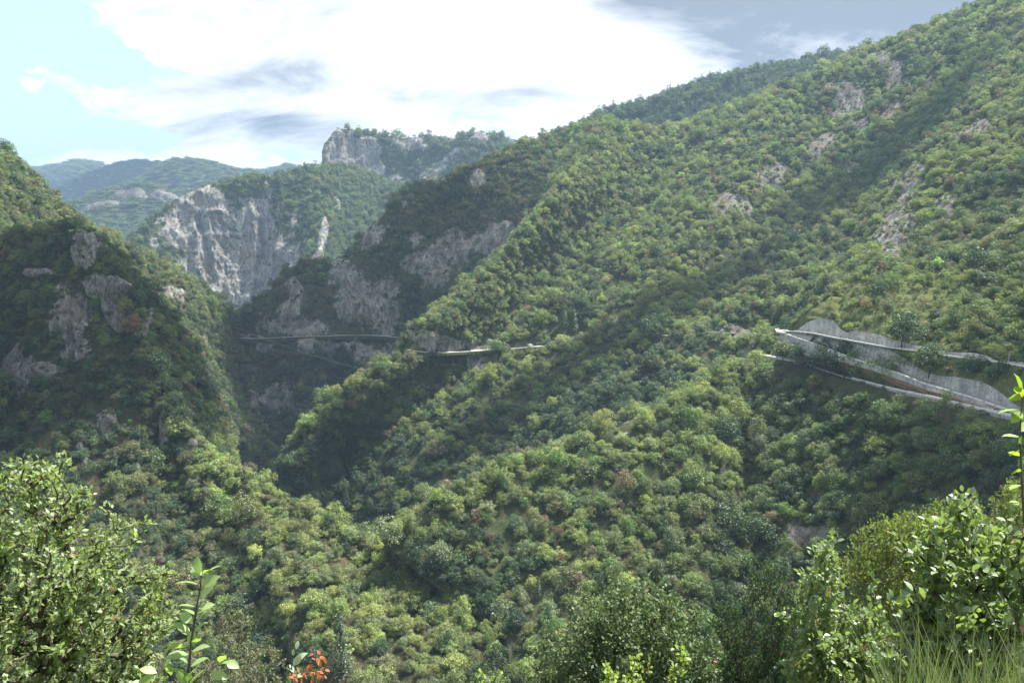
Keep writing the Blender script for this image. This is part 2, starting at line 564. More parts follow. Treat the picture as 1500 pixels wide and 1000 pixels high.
# far mountains ---------------------------------------------------------------
surface('far1', [[(-300, 262, 6400), (-300, 300, 20), (-300, 350, 20), (-300, 420, 12)], [(0, 250, 6400), (0, 290, 20), (0, 340, 20), (0, 420, 12)], [(80, 246, 6300), (80, 285, 20), (80, 330, 20), (80, 420, 12)],
                 [(122, 239, 6200), (122, 285, 20), (122, 330, 20), (122, 420, 12)], [(165, 246, 6200), (165, 285, 20), (165, 330, 20), (165, 420, 12)], [(240, 275, 6200), (240, 305, 20), (240, 340, 20), (240, 420, 12)], [(400, 320, 6200), (400, 335, 20), (400, 350, 20), (400, 420, 12)]],
        40, M_FAR, gully=(50, 500, 1500), lump=(12, 300), back=(0, 900, -500), name='far_mountain', label='palest most distant mountain at the far left', seed=2)
surface('far2', [[(30, 330, 4900), (30, 345, 22), (30, 380, 22), (30, 430, 15)], [(78, 288, 4900), (78, 330, 22), (78, 370, 22), (78, 430, 15)], [(110, 270, 4900), (110, 320, 22), (110, 360, 22), (110, 430, 15)],
                 [(178, 242, 4900), (178, 300, 22), (178, 350, 22), (178, 430, 15)], [(235, 240, 4900), (235, 300, 22), (235, 350, 22), (235, 430, 15)], [(300, 262, 4900), (300, 310, 22), (300, 360, 22), (300, 430, 15)], [(360, 253, 5200), (360, 310, 22), (360, 360, 22), (360, 430, 15)], [(400, 250, 5300), (400, 300, 22), (400, 350, 22), (400, 430, 15)],
                 [(418, 242, 5300), (418, 300, 22), (418, 350, 22), (418, 430, 15)], [(440, 246, 5300), (440, 300, 22), (440, 350, 22), (440, 430, 15)], [(560, 260, 5300), (560, 300, 22), (560, 350, 22), (560, 430, 15)]],
        32, M_FAR, gully=(45, 400, 1300), lump=(8, 150), back=(0, 800, -450), name='far_mountain', label='dark blue mountain behind the peak with the green slope', seed=3, crest_keep=0.1)
surface('far3', [[(140, 310, 3900), (140, 330, 24), (140, 370, 24), (140, 440, 18)], [(190, 280, 4000), (190, 315, 24), (190, 360, 24), (190, 440, 18)], [(235, 250, 4100), (235, 300, 24), (235, 350, 24), (235, 440, 18)],
                 [(270, 235, 4100), (270, 290, 24), (270, 345, 24), (270, 440, 18)], [(320, 243, 4100), (320, 295, 24), (320, 350, 24), (320, 440, 18)], [(360, 254, 4200), (360, 300, 24), (360, 350, 24), (360, 440, 18)], [(430, 262, 4200), (430, 300, 24), (430, 350, 24), (430, 440, 18)], [(560, 290, 4200), (560, 310, 24), (560, 350, 24), (560, 440, 18)]],
        28, M_FAR, gully=(45, 330, 1200), lump=(8, 140), back=(0, 700, -400), name='far_mountain', label='blue-green peaked mountain left of centre', seed=4, crest_keep=0.1)
surface('far4', [[(40, 345, 3000), (40, 360, 24), (40, 400, 24), (40, 450, 20)], [(95, 306, 3050), (95, 330, 26), (95, 370, 26), (95, 450, 20)], [(140, 290, 3100), (140, 325, 26), (140, 370, 26), (140, 450, 20)],
                 [(190, 274, 3150), (190, 310, 30), (190, 360, 26), (190, 450, 20)], [(235, 272, 3200), (235, 308, 30), (235, 360, 26), (235, 450, 20)], [(262, 288, 3200), (262, 315, 26), (262, 360, 26), (262, 450, 20)], [(310, 315, 3200), (310, 335, 26), (310, 370, 26), (310, 450, 20)], [(420, 350, 3200), (420, 365, 26), (420, 390, 26), (420, 450, 20)]],
        18, M_FAR, patches=[(200, 283, 45, 9, 0), (150, 300, 45, 5, -14), (245, 290, 22, 8, 25)], gully=(35, 240, 800), lump=(10, 130), rock_amp=16, rock_cell=60, back=(0, 500, -260), name='far_mountain', label='green foothill with a band of rock near its top', seed=5, crest_keep=0.2)

# limestone hill and the cliff above it --------------------------------------------
L1P = [(300, 330, 62, 48, 0), (375, 320, 42, 48, 0), (345, 390, 75, 35, 10), (400, 400, 40, 60, 0), (255, 350, 26, 20, 40), (350, 435, 40, 25, 30), (225, 358, 14, 8, 60),
       (472, 345, 4, 32, 8), (492, 300, 4, 16, 0), (430, 330, 6, 26, 10), (520, 380, 6, 14, 20)]
surface('l1', [[(120, 392, 1500), (125, 430, 40), (140, 470, 40), (160, 500, 40), (180, 540, 40)],
               [(195, 352, 1600), (200, 385, 45), (210, 420, 50), (225, 460, 55), (240, 520, 50)],
               [(240, 312, 1680), (246, 352, 48), (255, 395, 70), (270, 440, 70), (290, 500, 60)],
               [(275, 288, 1720), (282, 330, 62), (290, 375, 76), (302, 425, 74), (318, 490, 62)],
               [(315, 272, 1750), (322, 318, 68), (328, 365, 78), (333, 420, 76), (340, 480, 62)],
               [(360, 262, 1790), (366, 305, 66), (368, 355, 74), (366, 410, 72), (366, 480, 60)],
               [(400, 256, 1830), (402, 300, 56), (404, 350, 68), (404, 405, 70), (402, 475, 60)],
               [(440, 250, 1880), (436, 305, 42), (432, 360, 50), (430, 410, 55), (430, 480, 50)],
               [(478, 244, 1960), (474, 310, 34), (468, 370, 34), (460, 420, 38), (450, 490, 40)],
               [(520, 246, 2080), (520, 320, 33), (512, 380, 33), (505, 430, 36), (500, 500, 38)],
               [(600, 280, 2080), (590, 330, 34), (580, 390, 34), (570, 440, 36), (560, 500, 38)],
               [(760, 300, 2050), (740, 350, 34), (720, 400, 34), (700, 450, 36), (690, 520, 38)]],
        4.6, M_ROCK_GREY, L1P, gully=(16, 120, 500), lump=(8, 90), rock_amp=13, rock_cell=34, rock_noise=0.6, back=(0, 250, -110), label='pale grey limestone cliff hill in the middle distance', seed=6, crest_keep=0.3)
L1BP = [(500, 222, 26, 32, 0), (522, 238, 30, 22, 30), (540, 215, 22, 14, 10), (700, 205, 14, 8, 0), (672, 222, 12, 22, 50), (645, 248, 10, 26, 45), (625, 265, 10, 16, 40), (600, 212, 24, 7, 5), (560, 250, 30, 10, 30)]
surface('l1b', [[(470, 262, 2200), (470, 275, 60), (468, 300, 45), (465, 350, 40)],
                [(477, 235, 2210), (478, 252, 70), (478, 285, 50), (475, 350, 40)],
                [(480, 208, 2230), (482, 240, 78), (490, 275, 50), (490, 350, 40)],
                [(492, 194, 2260), (500, 235, 78), (512, 278, 55), (515, 350, 40)],
                [(515, 190, 2300), (525, 235, 76), (538, 280, 55), (545, 350, 40)],
                [(560, 197, 2340), (565, 240, 60), (572, 285, 50), (580, 350, 40)],
                [(600, 203, 2350), (603, 243, 52), (606, 285, 45), (610, 350, 40)],
                [(625, 201, 2350), (628, 243, 50), (630, 285, 45), (635, 350, 40)],
                [(658, 208, 2330), (650, 245, 50), (650, 285, 45), (655, 350, 40)],
                [(675, 198, 2330), (672, 240, 52), (675, 285, 45), (680, 350, 40)],
                [(705, 196, 2360), (705, 240, 45), (705, 285, 42), (705, 350, 40)],
                [(735, 203, 2380), (735, 243, 42), (735, 285, 42), (735, 350, 40)],
                [(760, 222, 2380), (770, 250, 42), (770, 290, 42), (770, 350, 40)],
                [(830, 260, 2380), (830, 280, 42), (830, 300, 42), (830, 350, 40)]],
        6.5, M_ROCK_GREY, L1BP, gully=(12, 120, 500), lump=(6, 80), rock_amp=14, rock_cell=38, back=(0, 220, -60), label='flat-topped cliff mountain on the skyline', seed=7, crest_keep=0.15)

# skyline ridge behind the big slope ---------------------------------------------------
surface('l9', [[(780, 222, 1650), (780, 250, 28), (780, 330, 28)], [(840, 192, 1650), (840, 230, 28), (840, 330, 28)], [(872, 175, 1650), (872, 220, 28), (872, 330, 28)], [(900, 166, 1650), (900, 210, 28), (900, 330, 28)], [(950, 154, 1650), (950, 200, 28), (950, 320, 28)],
               [(1000, 133, 1650), (1000, 190, 28), (1000, 300, 28)], [(1060, 118, 1650), (1060, 170, 28), (1060, 290, 28)], [(1110, 108, 1650), (1110, 160, 28), (1110, 290, 28)], [(1140, 103, 1650), (1140, 160, 28), (1140, 280, 28)],
               [(1200, 91, 1650), (1200, 150, 28), (1200, 260, 28)], [(1260, 80, 1650), (1260, 140, 28), (1260, 250, 28)], [(1340, 60, 1700), (1340, 120, 28), (1340, 200, 28)], [(1460, 20, 1700), (1460, 100, 28), (1460, 200, 28)]],
        12, M_HILL, gully=(12, 130, 400), lump=(5, 70), back=(0, 300, -160), label='dark wooded skyline ridge behind the sunny slope', seed=8, crest_keep=0.2)

# left back slope ----------------------------------------------------------------------
surface('l2', [[(-260, 60, 620), (-260, 180, 36), (-260, 300, 36), (-260, 450, 36), (-260, 620, 36)], [(-80, 160, 660), (-80, 240, 36), (-80, 330, 36), (-80, 440, 36), (-80, 600, 36)],
               [(0, 228, 690), (5, 290, 36), (10, 370, 36), (15, 460, 36), (20, 600, 36)], [(40, 264, 715), (50, 320, 36), (55, 390, 36), (60, 470, 36), (70, 600, 36)], [(85, 303, 740), (95, 350, 37), (105, 410, 37), (115, 480, 37), (125, 600, 37)],
               [(130, 333, 765), (145, 370, 37), (155, 425, 37), (165, 490, 37), (180, 600, 37)], [(175, 355, 790), (190, 395, 38), (200, 445, 38), (215, 500, 38), (230, 600, 38)], [(225, 378, 820), (240, 415, 38), (245, 460, 38), (255, 510, 40), (270, 610, 42)],
               [(270, 405, 850), (280, 438, 38), (285, 480, 38), (290, 530, 42), (305, 620, 46)], [(310, 432, 885), (315, 462, 38), (312, 500, 40), (320, 550, 44), (345, 640, 46)], [(345, 464, 925), (340, 485, 34), (338, 520, 42), (348, 570, 46), (375, 660, 48)],
               [(375, 500, 960), (365, 515, 30), (362, 545, 42), (370, 590, 46), (395, 680, 48)]],
        4.0, M_HILL, patches=[(255, 432, 16, 7, 20), (300, 500, 8, 14, 0), (235, 425, 8, 5, 0)], gully=(9, 80, 300), lump=(4, 50), rock_amp=3, back=(20, 80, -55), label='green slope descending from the left edge behind the rocky spur', seed=9, crest_keep=0.25)

# middle ridge with the far road --------------------------------------------------------------
L4P = [(415, 480, 55, 12, 4), (425, 455, 14, 22, 30), (480, 508, 60, 8, 0), (390, 510, 22, 20, 0), (403, 585, 38, 34, 20), (560, 455, 46, 34, 10), (520, 430, 16, 40, -10), (650, 375, 60, 26, -12), (700, 360, 32, 20, -20), (610, 352, 18, 22, 20), (640, 410, 18, 20, 0),
       (500, 395, 14, 18, 50), (545, 345, 12, 26, 40), (590, 300, 8, 12, 30), (640, 270, 12, 14, -40), (570, 520, 40, 14, -20), (535, 520, 20, 16, -30), (370, 620, 10, 12, 0), (430, 425, 10, 14, 40), (730, 345, 18, 12, -20), (700, 262, 8, 10, 0)]
surface('l4', [[(330, 492, 930), (335, 515, 45), (345, 545, 50), (360, 590, 50), (385, 650, 50), (400, 700, 45)],
               [(350, 460, 945), (358, 492, 55), (365, 530, 55), (375, 580, 55), (400, 640, 50), (412, 700, 45)],
               [(385, 436, 955), (390, 492, 55), (395, 530, 55), (400, 580, 58), (415, 640, 52), (425, 700, 45)],
               [(412, 410, 965), (425, 492, 52), (428, 530, 55), (430, 580, 58), (440, 640, 52), (450, 700, 45)],
               [(450, 386, 975), (462, 492, 52), (465, 530, 55), (465, 580, 55), (470, 640, 50), (480, 700, 45)],
               [(490, 384, 985), (505, 490, 54), (508, 530, 55), (508, 580, 52), (510, 640, 50), (520, 700, 45)],
               [(530, 352, 1000), (548, 420, 56), (552, 490, 58), (555, 560, 52), (560, 630, 48), (565, 700, 45)],
               [(560, 318, 1015), (585, 410, 56), (595, 492, 56), (600, 560, 50), (605, 630, 46), (610, 700, 45)],
               [(588, 280, 1035), (620, 390, 55), (635, 480, 54), (640, 555, 50), (645, 630, 46), (650, 700, 45)],
               [(625, 275, 1055), (660, 370, 52), (680, 465, 52), (690, 550, 50), (690, 630, 46), (695, 700, 45)],
               [(660, 262, 1075), (705, 350, 48), (725, 450, 50), (735, 540, 50), (740, 620, 46), (745, 700, 45)],
               [(700, 241, 1100), (745, 335, 42), (770, 430, 46), (780, 530, 48), (785, 610, 46), (790, 700, 45)],
               [(745, 222, 1120), (790, 310, 38), (810, 400, 42), (820, 500, 44), (825, 600, 44), (830, 700, 45)],
               [(790, 206, 1145), (825, 290, 36), (850, 380, 40), (860, 480, 42), (865, 590, 42), (870, 700, 45)],
               [(860, 182, 1190), (880, 270, 36), (900, 360, 40), (910, 460, 42), (915, 580, 42), (920, 700, 45)]],
        4.0, M_HILL, L4P, gully=(9, 75, 300), lump=(5, 50), rock_amp=6, rock_cell=18, back=(0, 110, -70), left=(-70, 20, -60), label='shaded rocky ridge carrying the far road', seed=10, crest_keep=0.3)

# the big sunny slope ---------------------------------------------------------------------------
L5P = [(1235, 165, 26, 38, 10), (1210, 205, 26, 12, -35), (1310, 168, 16, 10, -20), (1365, 132, 14, 12, 0), (1300, 340, 26, 46, 10), (1335, 275, 18, 22, 20), (1430, 195, 22, 16, -30), (1385, 300, 12, 14, 0), (1285, 85, 18, 7, -10), (1312, 115, 10, 16, 10),
       (645, 503, 22, 7, 0), (690, 503, 18, 6, 0), (720, 503, 30, 6, 0), (740, 495, 16, 6, 0), (905, 480, 16, 18, 0), (800, 497, 30, 6, 0), (1070, 300, 22, 10, 0), (700, 535, 16, 16, 0), (1195, 160, 10, 10, 0), (1130, 250, 20, 10, -30),
       (1250, 240, 22, 8, 0), (1090, 490, 40, 7, 0)]
surface('l5', [
    [(860, 183, 1150), (832, 265, 900), (770, 345, 800), (700, 408, 735), (648, 462, 690), (598, 514, 650), (510, 580, 622), (432, 665, 590), (436, 790, 60)],
    [(960, 193, 1150), (925, 265, 31), (870, 340, 31), (800, 410, 32), (740, 465, 33), (690, 520, 34), (600, 610, 36), (500, 705, 46), (510, 820, 46)],
    [(1040, 168, 1180), (1010, 250, 31), (960, 330, 31), (900, 405, 31), (850, 460, 31), (800, 520, 33), (740, 610, 33), (650, 700, 36), (620, 820, 38)],
    [(1130, 135, 1190), (1110, 225, 31), (1070, 310, 31), (1020, 390, 31), (980, 450, 31), (930, 510, 31), (880, 590, 32), (810, 680, 34), (770, 800, 34)],
    [(1240, 88, 1190), (1220, 180, 38), (1180, 270, 33), (1130, 350, 30), (1090, 420, 30), (1050, 490, 30), (1010, 560, 30), (960, 640, 30), (920, 720, 30)],
    [(1340, 52, 1180), (1325, 150, 38), (1290, 240, 33), (1240, 330, 33), (1200, 400, 32), (1160, 460, 30), (1130, 530, 30), (1100, 600, 30), (1080, 680, 30)],
    [(1440, 5, 1150), (1430, 110, 33), (1410, 210, 31), (1370, 300, 32), (1330, 370, 32), (1290, 430, 30), (1260, 500, 30), (1240, 560, 30), (1230, 640, 30)],
    [(1560, -35, 1100), (1560, 80, 32), (1550, 180, 31), (1530, 270, 31), (1500, 340, 31), (1470, 410, 30), (1450, 480, 30), (1440, 540, 30), (1430, 620, 30)],
    [(1760, -110, 1050), (1760, 40, 32), (1750, 150, 31), (1730, 240, 31), (1700, 320, 31), (1670, 400, 30), (1650, 470, 30), (1640, 540, 30), (1630, 620, 30)]],
        4.4, M_HILL, L5P, gully=(17, 110, 420), lump=(6, 60), rock_amp=4.5, rock_cell=14, back=(0, 130, -70), left=(-55, 60, -80), label='large sunny wooded mountainside with the middle road', seed=11, crest_keep=0.3)

# left rocky spur running down to the stream ------------------------------------------------------
L3P = [(130, 362, 15, 20, 10), (158, 424, 20, 14, 25), (170, 452, 9, 24, -20), (105, 475, 24, 38, -15), (115, 525, 26, 12, 0), (15, 545, 34, 30, 0), (75, 545, 20, 12, 0), (238, 675, 11, 62, 3), (122, 665, 9, 24, -25), (202, 690, 9, 22, 0), (283, 650, 5, 24, 0), (60, 400, 16, 6, 0),
       (240, 620, 8, 20, 0), (215, 470, 6, 20, 20), (160, 620, 14, 20, 0)]
surface('l3', [
    [(-320, 330, 560), (-320, 450, 50), (-320, 580, 50), (-320, 720, 38), (-320, 900, 32), (-320, 1100, 30)],
    [(-120, 338, 530), (-110, 440, 55), (-100, 560, 58), (-100, 680, 42), (-100, 860, 34), (-100, 1100, 30)],
    [(0, 352, 510), (5, 430, 55), (10, 540, 66), (10, 660, 50), (10, 830, 34), (10, 1100, 30)],
    [(60, 347, 500), (70, 430, 55), (75, 530, 66), (75, 650, 50), (75, 800, 34), (75, 1090, 30)],
    [(100, 346, 494), (115, 430, 62), (120, 530, 68), (125, 650, 52), (130, 790, 36), (120, 1080, 30)],
    [(130, 342, 488), (150, 430, 68), (165, 530, 66), (170, 650, 56), (170, 780, 38), (170, 1070, 30)],
    [(162, 382, 480), (180, 460, 66), (200, 560, 66), (210, 660, 60), (210, 780, 38), (220, 1060, 30)],
    [(198, 450, 470), (213, 520, 64), (228, 600, 66), (240, 690, 64), (250, 790, 38), (270, 1050, 30)],
    [(235, 538, 458), (248, 600, 62), (256, 670, 64), (265, 735, 58), (290, 810, 38), (330, 1040, 30)],
    [(272, 610, 448), (280, 660, 55), (286, 710, 55), (305, 765, 50), (340, 840, 36), (400, 1035, 30)],
    [(310, 678, 440), (318, 710, 45), (335, 750, 42), (360, 800, 38), (400, 870, 34), (460, 1030, 30)],
    [(370, 712, 432), (372, 745, 30), (385, 785, 26), (400, 830, 24), (425, 890, 22), (460, 1030, 22)],
    [(450, 752, 422), (453, 780, 22), (462, 815, 17), (474, 855, 15), (490, 910, 15), (515, 1030, 18)],
    [(555, 805, 405), (557, 830, 13), (560, 860, 10), (568, 895, 10), (580, 940, 12), (600, 1030, 16)],
    [(640, 846, 385), (641, 868, 14), (645, 895, 11), (650, 925, 11), (660, 965, 13), (674, 1030, 16)],
    [(700, 872, 365), (701, 895, 20), (704, 920, 16), (709, 950, 15), (716, 990, 16), (724, 1040, 18)],
    [(738, 912, 345), (739, 930, 32), (740, 950, 32), (741, 975, 30), (742, 1005, 30), (743, 1050, 30)]],
        2.8, M_HILL_L, L3P, gully=(8, 55, 260), lump=(4, 38), rock_amp=7.0, rock_cell=11, rock_noise=0.8, back=(26, 60, -75), label='rocky spur in the left foreground running down to the stream', seed=12, crest_keep=0.3)

# spur under the hairpin, falling to the stream -----------------------------------------------------
ROAD3 = [(1620, 640, 268), (1540, 622, 286), (1467, 607.5, 308), (1416, 595.5, 328), (1368, 583, 352), (1333, 576, 372), (1304, 569.5, 392), (1262, 558, 424), (1235, 550.5, 444), (1200, 539, 468), (1168, 529, 492), (1124, 521, 522), (1102, 518.5, 542)]
L6P = [(910, 640, 22, 10, -30), (1175, 780, 26, 18, 0), (1160, 765, 10, 20, 10), (870, 660, 8, 20, 20), (1230, 560, 10, 6, 0), (1180, 530, 16, 5, 0), (1060, 690, 6, 10, 0)]
c6 = []
def col6(px, py, d, steps, s=30, dx=0):
    c = [(px, py, d)]
    for i, yy in enumerate(steps):
        c.append((px + dx * (i + 1), yy, s))
    c6.append(c)
c6.append([(558, 792, 378), (600, 828, 42), (648, 865, 40), (700, 905, 40), (736, 950, 40), (748, 1080, 38)])
col6(640, 738, 400, (785, 830, 880, 935, 1070), 34, 26)
col6(720, 696, 418, (750, 805, 865, 930, 1070), 32, 12)
col6(850, 650, 442, (720, 790, 860, 935, 1070), 31, -2)
col6(930, 616, 458, (700, 780, 860, 940, 1070), 30, 0)
col6(1000, 583, 476, (680, 770, 860, 945, 1080), 30, 0)
col6(1060, 550, 500, (660, 760, 860, 950, 1090), 30, 0)
col6(1102, 523, 536, (640, 750, 860, 950, 1090), 29, 0)
col6(1168, 533, 488, (640, 750, 860, 950, 1090), 29, 4)
col6(1235, 554, 440, (650, 750, 860, 950, 1090), 29, 6)
col6(1304, 573, 388, (660, 760, 860, 960, 1100), 29, 6)
col6(1368, 587, 348, (680, 770, 870, 970, 1110), 29, 6)
col6(1416, 600, 324, (690, 780, 880, 980, 1120), 29, 6)
col6(1467, 612, 304, (700, 790, 890, 990, 1130), 29, 6)
col6(1540, 627, 282, (720, 810, 900, 1000, 1140), 29, 6)
col6(1640, 648, 262, (740, 830, 920, 1020, 1160), 29, 6)
c6[-1] = c6[-1]
surface('l6', c6, 2.8, M_HILL, L6P, gully=(8, 60, 300), lump=(3.5, 38), rock_amp=2.5, rock_cell=8, back=(6, 30, -24), label='wooded spur falling from the hairpin to the stream', seed=13, crest_keep=0.05)

# terraced hill above the hairpin ---------------------------------------------------------------------
W1TOP = [(1160, 486, 498), (1167, 483, 492), (1180, 471.5, 483), (1198, 465, 472), (1217, 468.5, 458), (1229.5, 482, 450), (1238, 486.5, 445), (1252, 483.5, 436), (1270, 486.5, 425), (1289, 490, 414), (1307, 497, 405), (1345, 506, 385), (1392, 515, 362), (1425, 516, 349), (1447, 521, 340), (1459, 528, 336), (1500, 530, 324), (1600, 545, 296)]
W1TOP = [(a, b, d + np.interp(a, [1160, 1198, 1240, 1300, 1600], [2, 5, 8, 13, 18])) for a, b, d in W1TOP]
cr = [(1155, 482, 503), (1162, 474, 500), (1176, 462, 497), (1196, 447, 500), (1215, 432, 503), (1228, 424, 506), (1238, 418, 508), (1252, 411, 512), (1270, 403, 517), (1290, 397, 522), (1312, 392, 527), (1345, 386, 533), (1392, 372, 542), (1425, 360, 547), (1447, 350, 550), (1462, 342, 552), (1505, 322, 560), (1610, 285, 570)]
crh = []
for a, b in zip(cr, W1TOP):
    col = []
    A_, B_ = P(*a), P(*b)
    for t in (0, .25, .5, .75, 1.0):
        q = A_ * (1 - t) + B_ * t
        q[2] += 7.0 * math.sin(math.pi * t) * min(1, (a[0] - 1150) / 150)
        pr = project(q)
        col.append((pr[0], pr[1], q[1]))
    crh.append(col)
surface('rh', crh, 2.2, M_TERR, [(1440, 430, 8, 5, 0)], gully=(2.0, 50, 200), lump=(1.6, 25), rock_amp=1, back=(6, 60, -40), label='dry terraced hillside above the hairpin road', seed=14, crest_keep=0.6, terrace=(4.0, 1.6))

# slope below the camera ------------------------------------------------------------------------------
nearA = []
for yy, zz in ((-14, -1.2), (-3, -1.5), (2.2, -1.75), (5, -4.2), (10, -8.4), (20, -15.5), (35, -26.5), (60, -45), (100, -75), (160, -118), (250, -190), (330, -230)):
    row = []
    for fx in (-1.3, -0.9, -0.6, -0.35, -0.1, 0.15, 0.4, 0.65, 0.9, 1.3):
        w = 6 + max(yy, 0) * 0.95
        lift = 0
        if fx > 0.3 and 1 < yy < 30:
            lift = (fx - 0.3) * 1.7 * min(yy, 9) * 0.45
        if fx < -0.3 and 1 < yy < 40:
            lift = (-fx - 0.3) * 0.5 * min(yy, 9) * 0.3
        row.append([fx * w, yy, zz + lift])
    nearA.append(row)
A = np.array(nearA, float)
B = crow(A, 260)
B = crow(B.transpose(1, 0, 2), 200).transpose(1, 0, 2)
V = B.reshape(-1, 3)
V[:, 2] += fbm(V / 3.0, 3, 91) * np.clip(V[:, 1] / 40, 0.05, 1.2) * 1.0
idx = np.arange(260 * 200).reshape(260, 200)
Fq = np.stack([idx[:-1, :-1], idx[:-1, 1:], idx[1:, 1:], idx[1:, :-1]], -1).reshape(-1, 4)
link('near_slope', mesh_from('near_slope', V, Fq, M_NEAR, {'rock': ('FLOAT', np.zeros(len(V)))}, True), kind='structure', label='steep grassy slope dropping away below the viewpoint')
NEAR = V.reshape(260, 200, 3)
SURF['near'] = dict(V=NEAR, rock=np.zeros((260, 200)), r0=0)


def ground_near(x, y):
    d = (NEAR[..., 0] - x) ** 2 + (NEAR[..., 1] - y) ** 2
    i = np.unravel_index(np.argmin(d), d.shape)
    return float(NEAR[i][2])


# base plain to the horizon, under and beyond everything
v = np.array([[-14000, -600, -330], [14000, -600, -330], [14000, 14000, -330], [-14000, 14000, -330]], float)
link('valley_ground', mesh_from('valley_ground', v, np.array([[0, 1, 2, 3]]), M_FAR, {'rock': ('FLOAT', np.zeros(4))}), kind='structure', label='low ground far below the mountains')


def pick(key, px, py):
    """surface point of a hill seen at a photo position"""
    S = SURF[key]
    if 'pp' not in S:
        S['pp'] = project(S['V'])
    q = S['pp']
    r0i = int(S['r0'] * q.shape[0])
    d = (q[r0i:, :, 0] - px) ** 2 + (q[r0i:, :, 1] - py) ** 2
    m_ = d.min()
    cand = np.where(d < max(m_ * 1.5, 4.0), q[r0i:, :, 2], 1e9)
    i = np.unravel_index(np.argmin(cand), cand.shape)
    return S['V'][i[0] + r0i, i[1]].copy()


# ------------------------------------------------------------------ roads and retaining walls
def resample(pts, step):
    pts = np.asarray(pts, float)
    seg = np.linalg.norm(np.diff(pts, axis=0), axis=1)
    s = np.concatenate([[0], np.cumsum(seg)])
    n = max(int(s[-1] / step), 2)
    t = np.linspace(0, s[-1], n)
    return np.stack([np.interp(t, s, pts[:, i]) for i in range(3)], 1)


def smooth_line(pts, k=3):
    pts = np.asarray(pts, float)
    for _ in range(k):
        p = pts.copy()
        p[1:-1] = (pts[:-2] + 2 * pts[1:-1] + pts[2:]) / 4
        pts = p
    return pts


def ribbon(name, a, b, mat, thick=0.0, kind='structure', label=None, parent=None, rows=2, jitter=0.0, cat=None, group=None):
    """sheet (or slab when thick > 0) between two polylines with the same point count"""
    n = len(a)
    L = [a * (1 - t) + b * t for t in np.linspace(0, 1, rows)]
    if jitter:
        for i in range(1, rows - 1):
            L[i] = L[i] + rng.normal(0, jitter, L[i].shape)
    v = np.vstack(L)
    f = []
    for r in range(rows - 1):
        for i in range(n - 1):
            f.append((r * n + i, r * n + i + 1, (r + 1) * n + i + 1, (r + 1) * n + i))
    if thick:
        T = b - a
        al = np.gradient(a, axis=0)
        nn = np.cross(T, al)
        nn /= np.linalg.norm(nn, axis=1, keepdims=True) + 1e-9
        # away from the camera
        s = np.sign((nn * a).sum(1))[:, None]
        off = nn * s * thick
        m0 = len(v)
        v = np.vstack([v, a + off, b + off])
        ia, ib = m0, m0 + n
        for i in range(n - 1):
            f.append((i, ia + i, ia + i + 1, i + 1))
            f.append(((rows - 1) * n + i, (rows - 1) * n + i + 1, ib + i + 1, ib + i))
            f.append((ia + i, ib + i, ib + i + 1, ia + i + 1))
        f.append((0, (rows - 1) * n, ib, ia))
        f.append((n - 1, ia + n - 1, ib + n - 1, rows * n - 1))
    me = bpy.data.meshes.new(name)
    me.from_pydata(v.tolist(), [], f)
    me.materials.append(mat)
    me.update()
    return link(name, me, parent, kind, label, cat, group)


def parapet(pts, label, h=0.85, w=0.45, seg=4.6, gap=0.35, group=None):
    """low roadside wall made of separate blocks, standing on the road edge"""
    line = resample(pts, seg)
    e = empty('parapet_wall', tuple(line[0]), label, 'parapet', group)
    me = None
    for i in range(len(line) - 1):
        p, q = line[i], line[i + 1]
        L = np.linalg.norm(q - p) - gap
        if me is None:
            mb = MB()
            mb.box((0, 0, h / 2), (1.0, w, h))
            me = mb.mesh('parapet_block', M_WALLCAP)
        o = link('block', me, e)
        c = (p + q) / 2
        d = (q - p) / np.linalg.norm(q - p)
        o.location = tuple(c - line[0])
        o.rotation_euler = (0, -math.asin(d[2]), math.atan2(d[1], d[0]))
        o.scale = (L, 1, 1)
    return e


def plan_d(px, X0, D0, k):
    return (X0 + D0 * k) / ((px - 750) / F * 1.0 / 0.99 + k)


UP = [(1145.5, 484, 500), (1160, 485.5, 489), (1176, 487, 479), (1193.5, 489, 467), (1222, 495.5, 448), (1241, 498.5, 437), (1270, 504, 421), (1297, 509, 407), (1339.5, 514, 387), (1389, 522, 366), (1417.5, 525.5, 355), (1450, 530, 344), (1470, 532, 337), (1498, 537, 328), (1600, 556, 300)]
LO = [(1143, 486.5, 500), (1160, 493, 486), (1180, 500, 471), (1196.5, 504.5, 460), (1217, 513, 447), (1250, 526, 427), (1299, 542, 398), (1312, 546, 390), (1335, 555, 377), (1353, 562.5, 367), (1383, 571, 352), (1417, 581, 337), (1434, 586, 331), (1455, 594, 323), (1483, 605, 313), (1600, 634, 280)]
up = smooth_line(resample([P(*q) for q in UP], 4.0), 3)
lo = smooth_line(resample([P(*q) for q in LO], 4.0), 3)
r3 = smooth_line(resample([P(*q) for q in ROAD3], 4.0), 4)


def side(line, w, dz=0.0):
    """offset to the uphill side: away from the camera and right of the line in plan"""
    t = np.gradient(line, axis=0)
    t[:, 2] = 0
    t /= np.linalg.norm(t, axis=1, keepdims=True) + 1e-9
    n = np.stack([-t[:, 1], t[:, 0], np.zeros(len(t))], 1)
    s = np.sign((n[:, 0] * 0.96 + n[:, 1] * 0.28))[:, None]
    out = line + n * s * w
    out[:, 2] += dz
    return out


def nearest_on(line, pts):
    out = []
    for p in pts:
        d = (line[:, 0] - p[0]) ** 2 + (line[:, 1] - p[1]) ** 2
        out.append(line[np.argmin(d)])
    return np.array(out)


# upper leg: outer edge 'up', inner edge 5.5 m into the hill
up_in = side(up, 5.6)
ribbon('road', up, up_in, M_ASPHALT, label='upper leg of the hairpin road')
# lower leg
lo_in = side(lo, 5.4)
ribbon('road', lo, lo_in, M_ASPHALT, label='lower leg of the hairpin road')
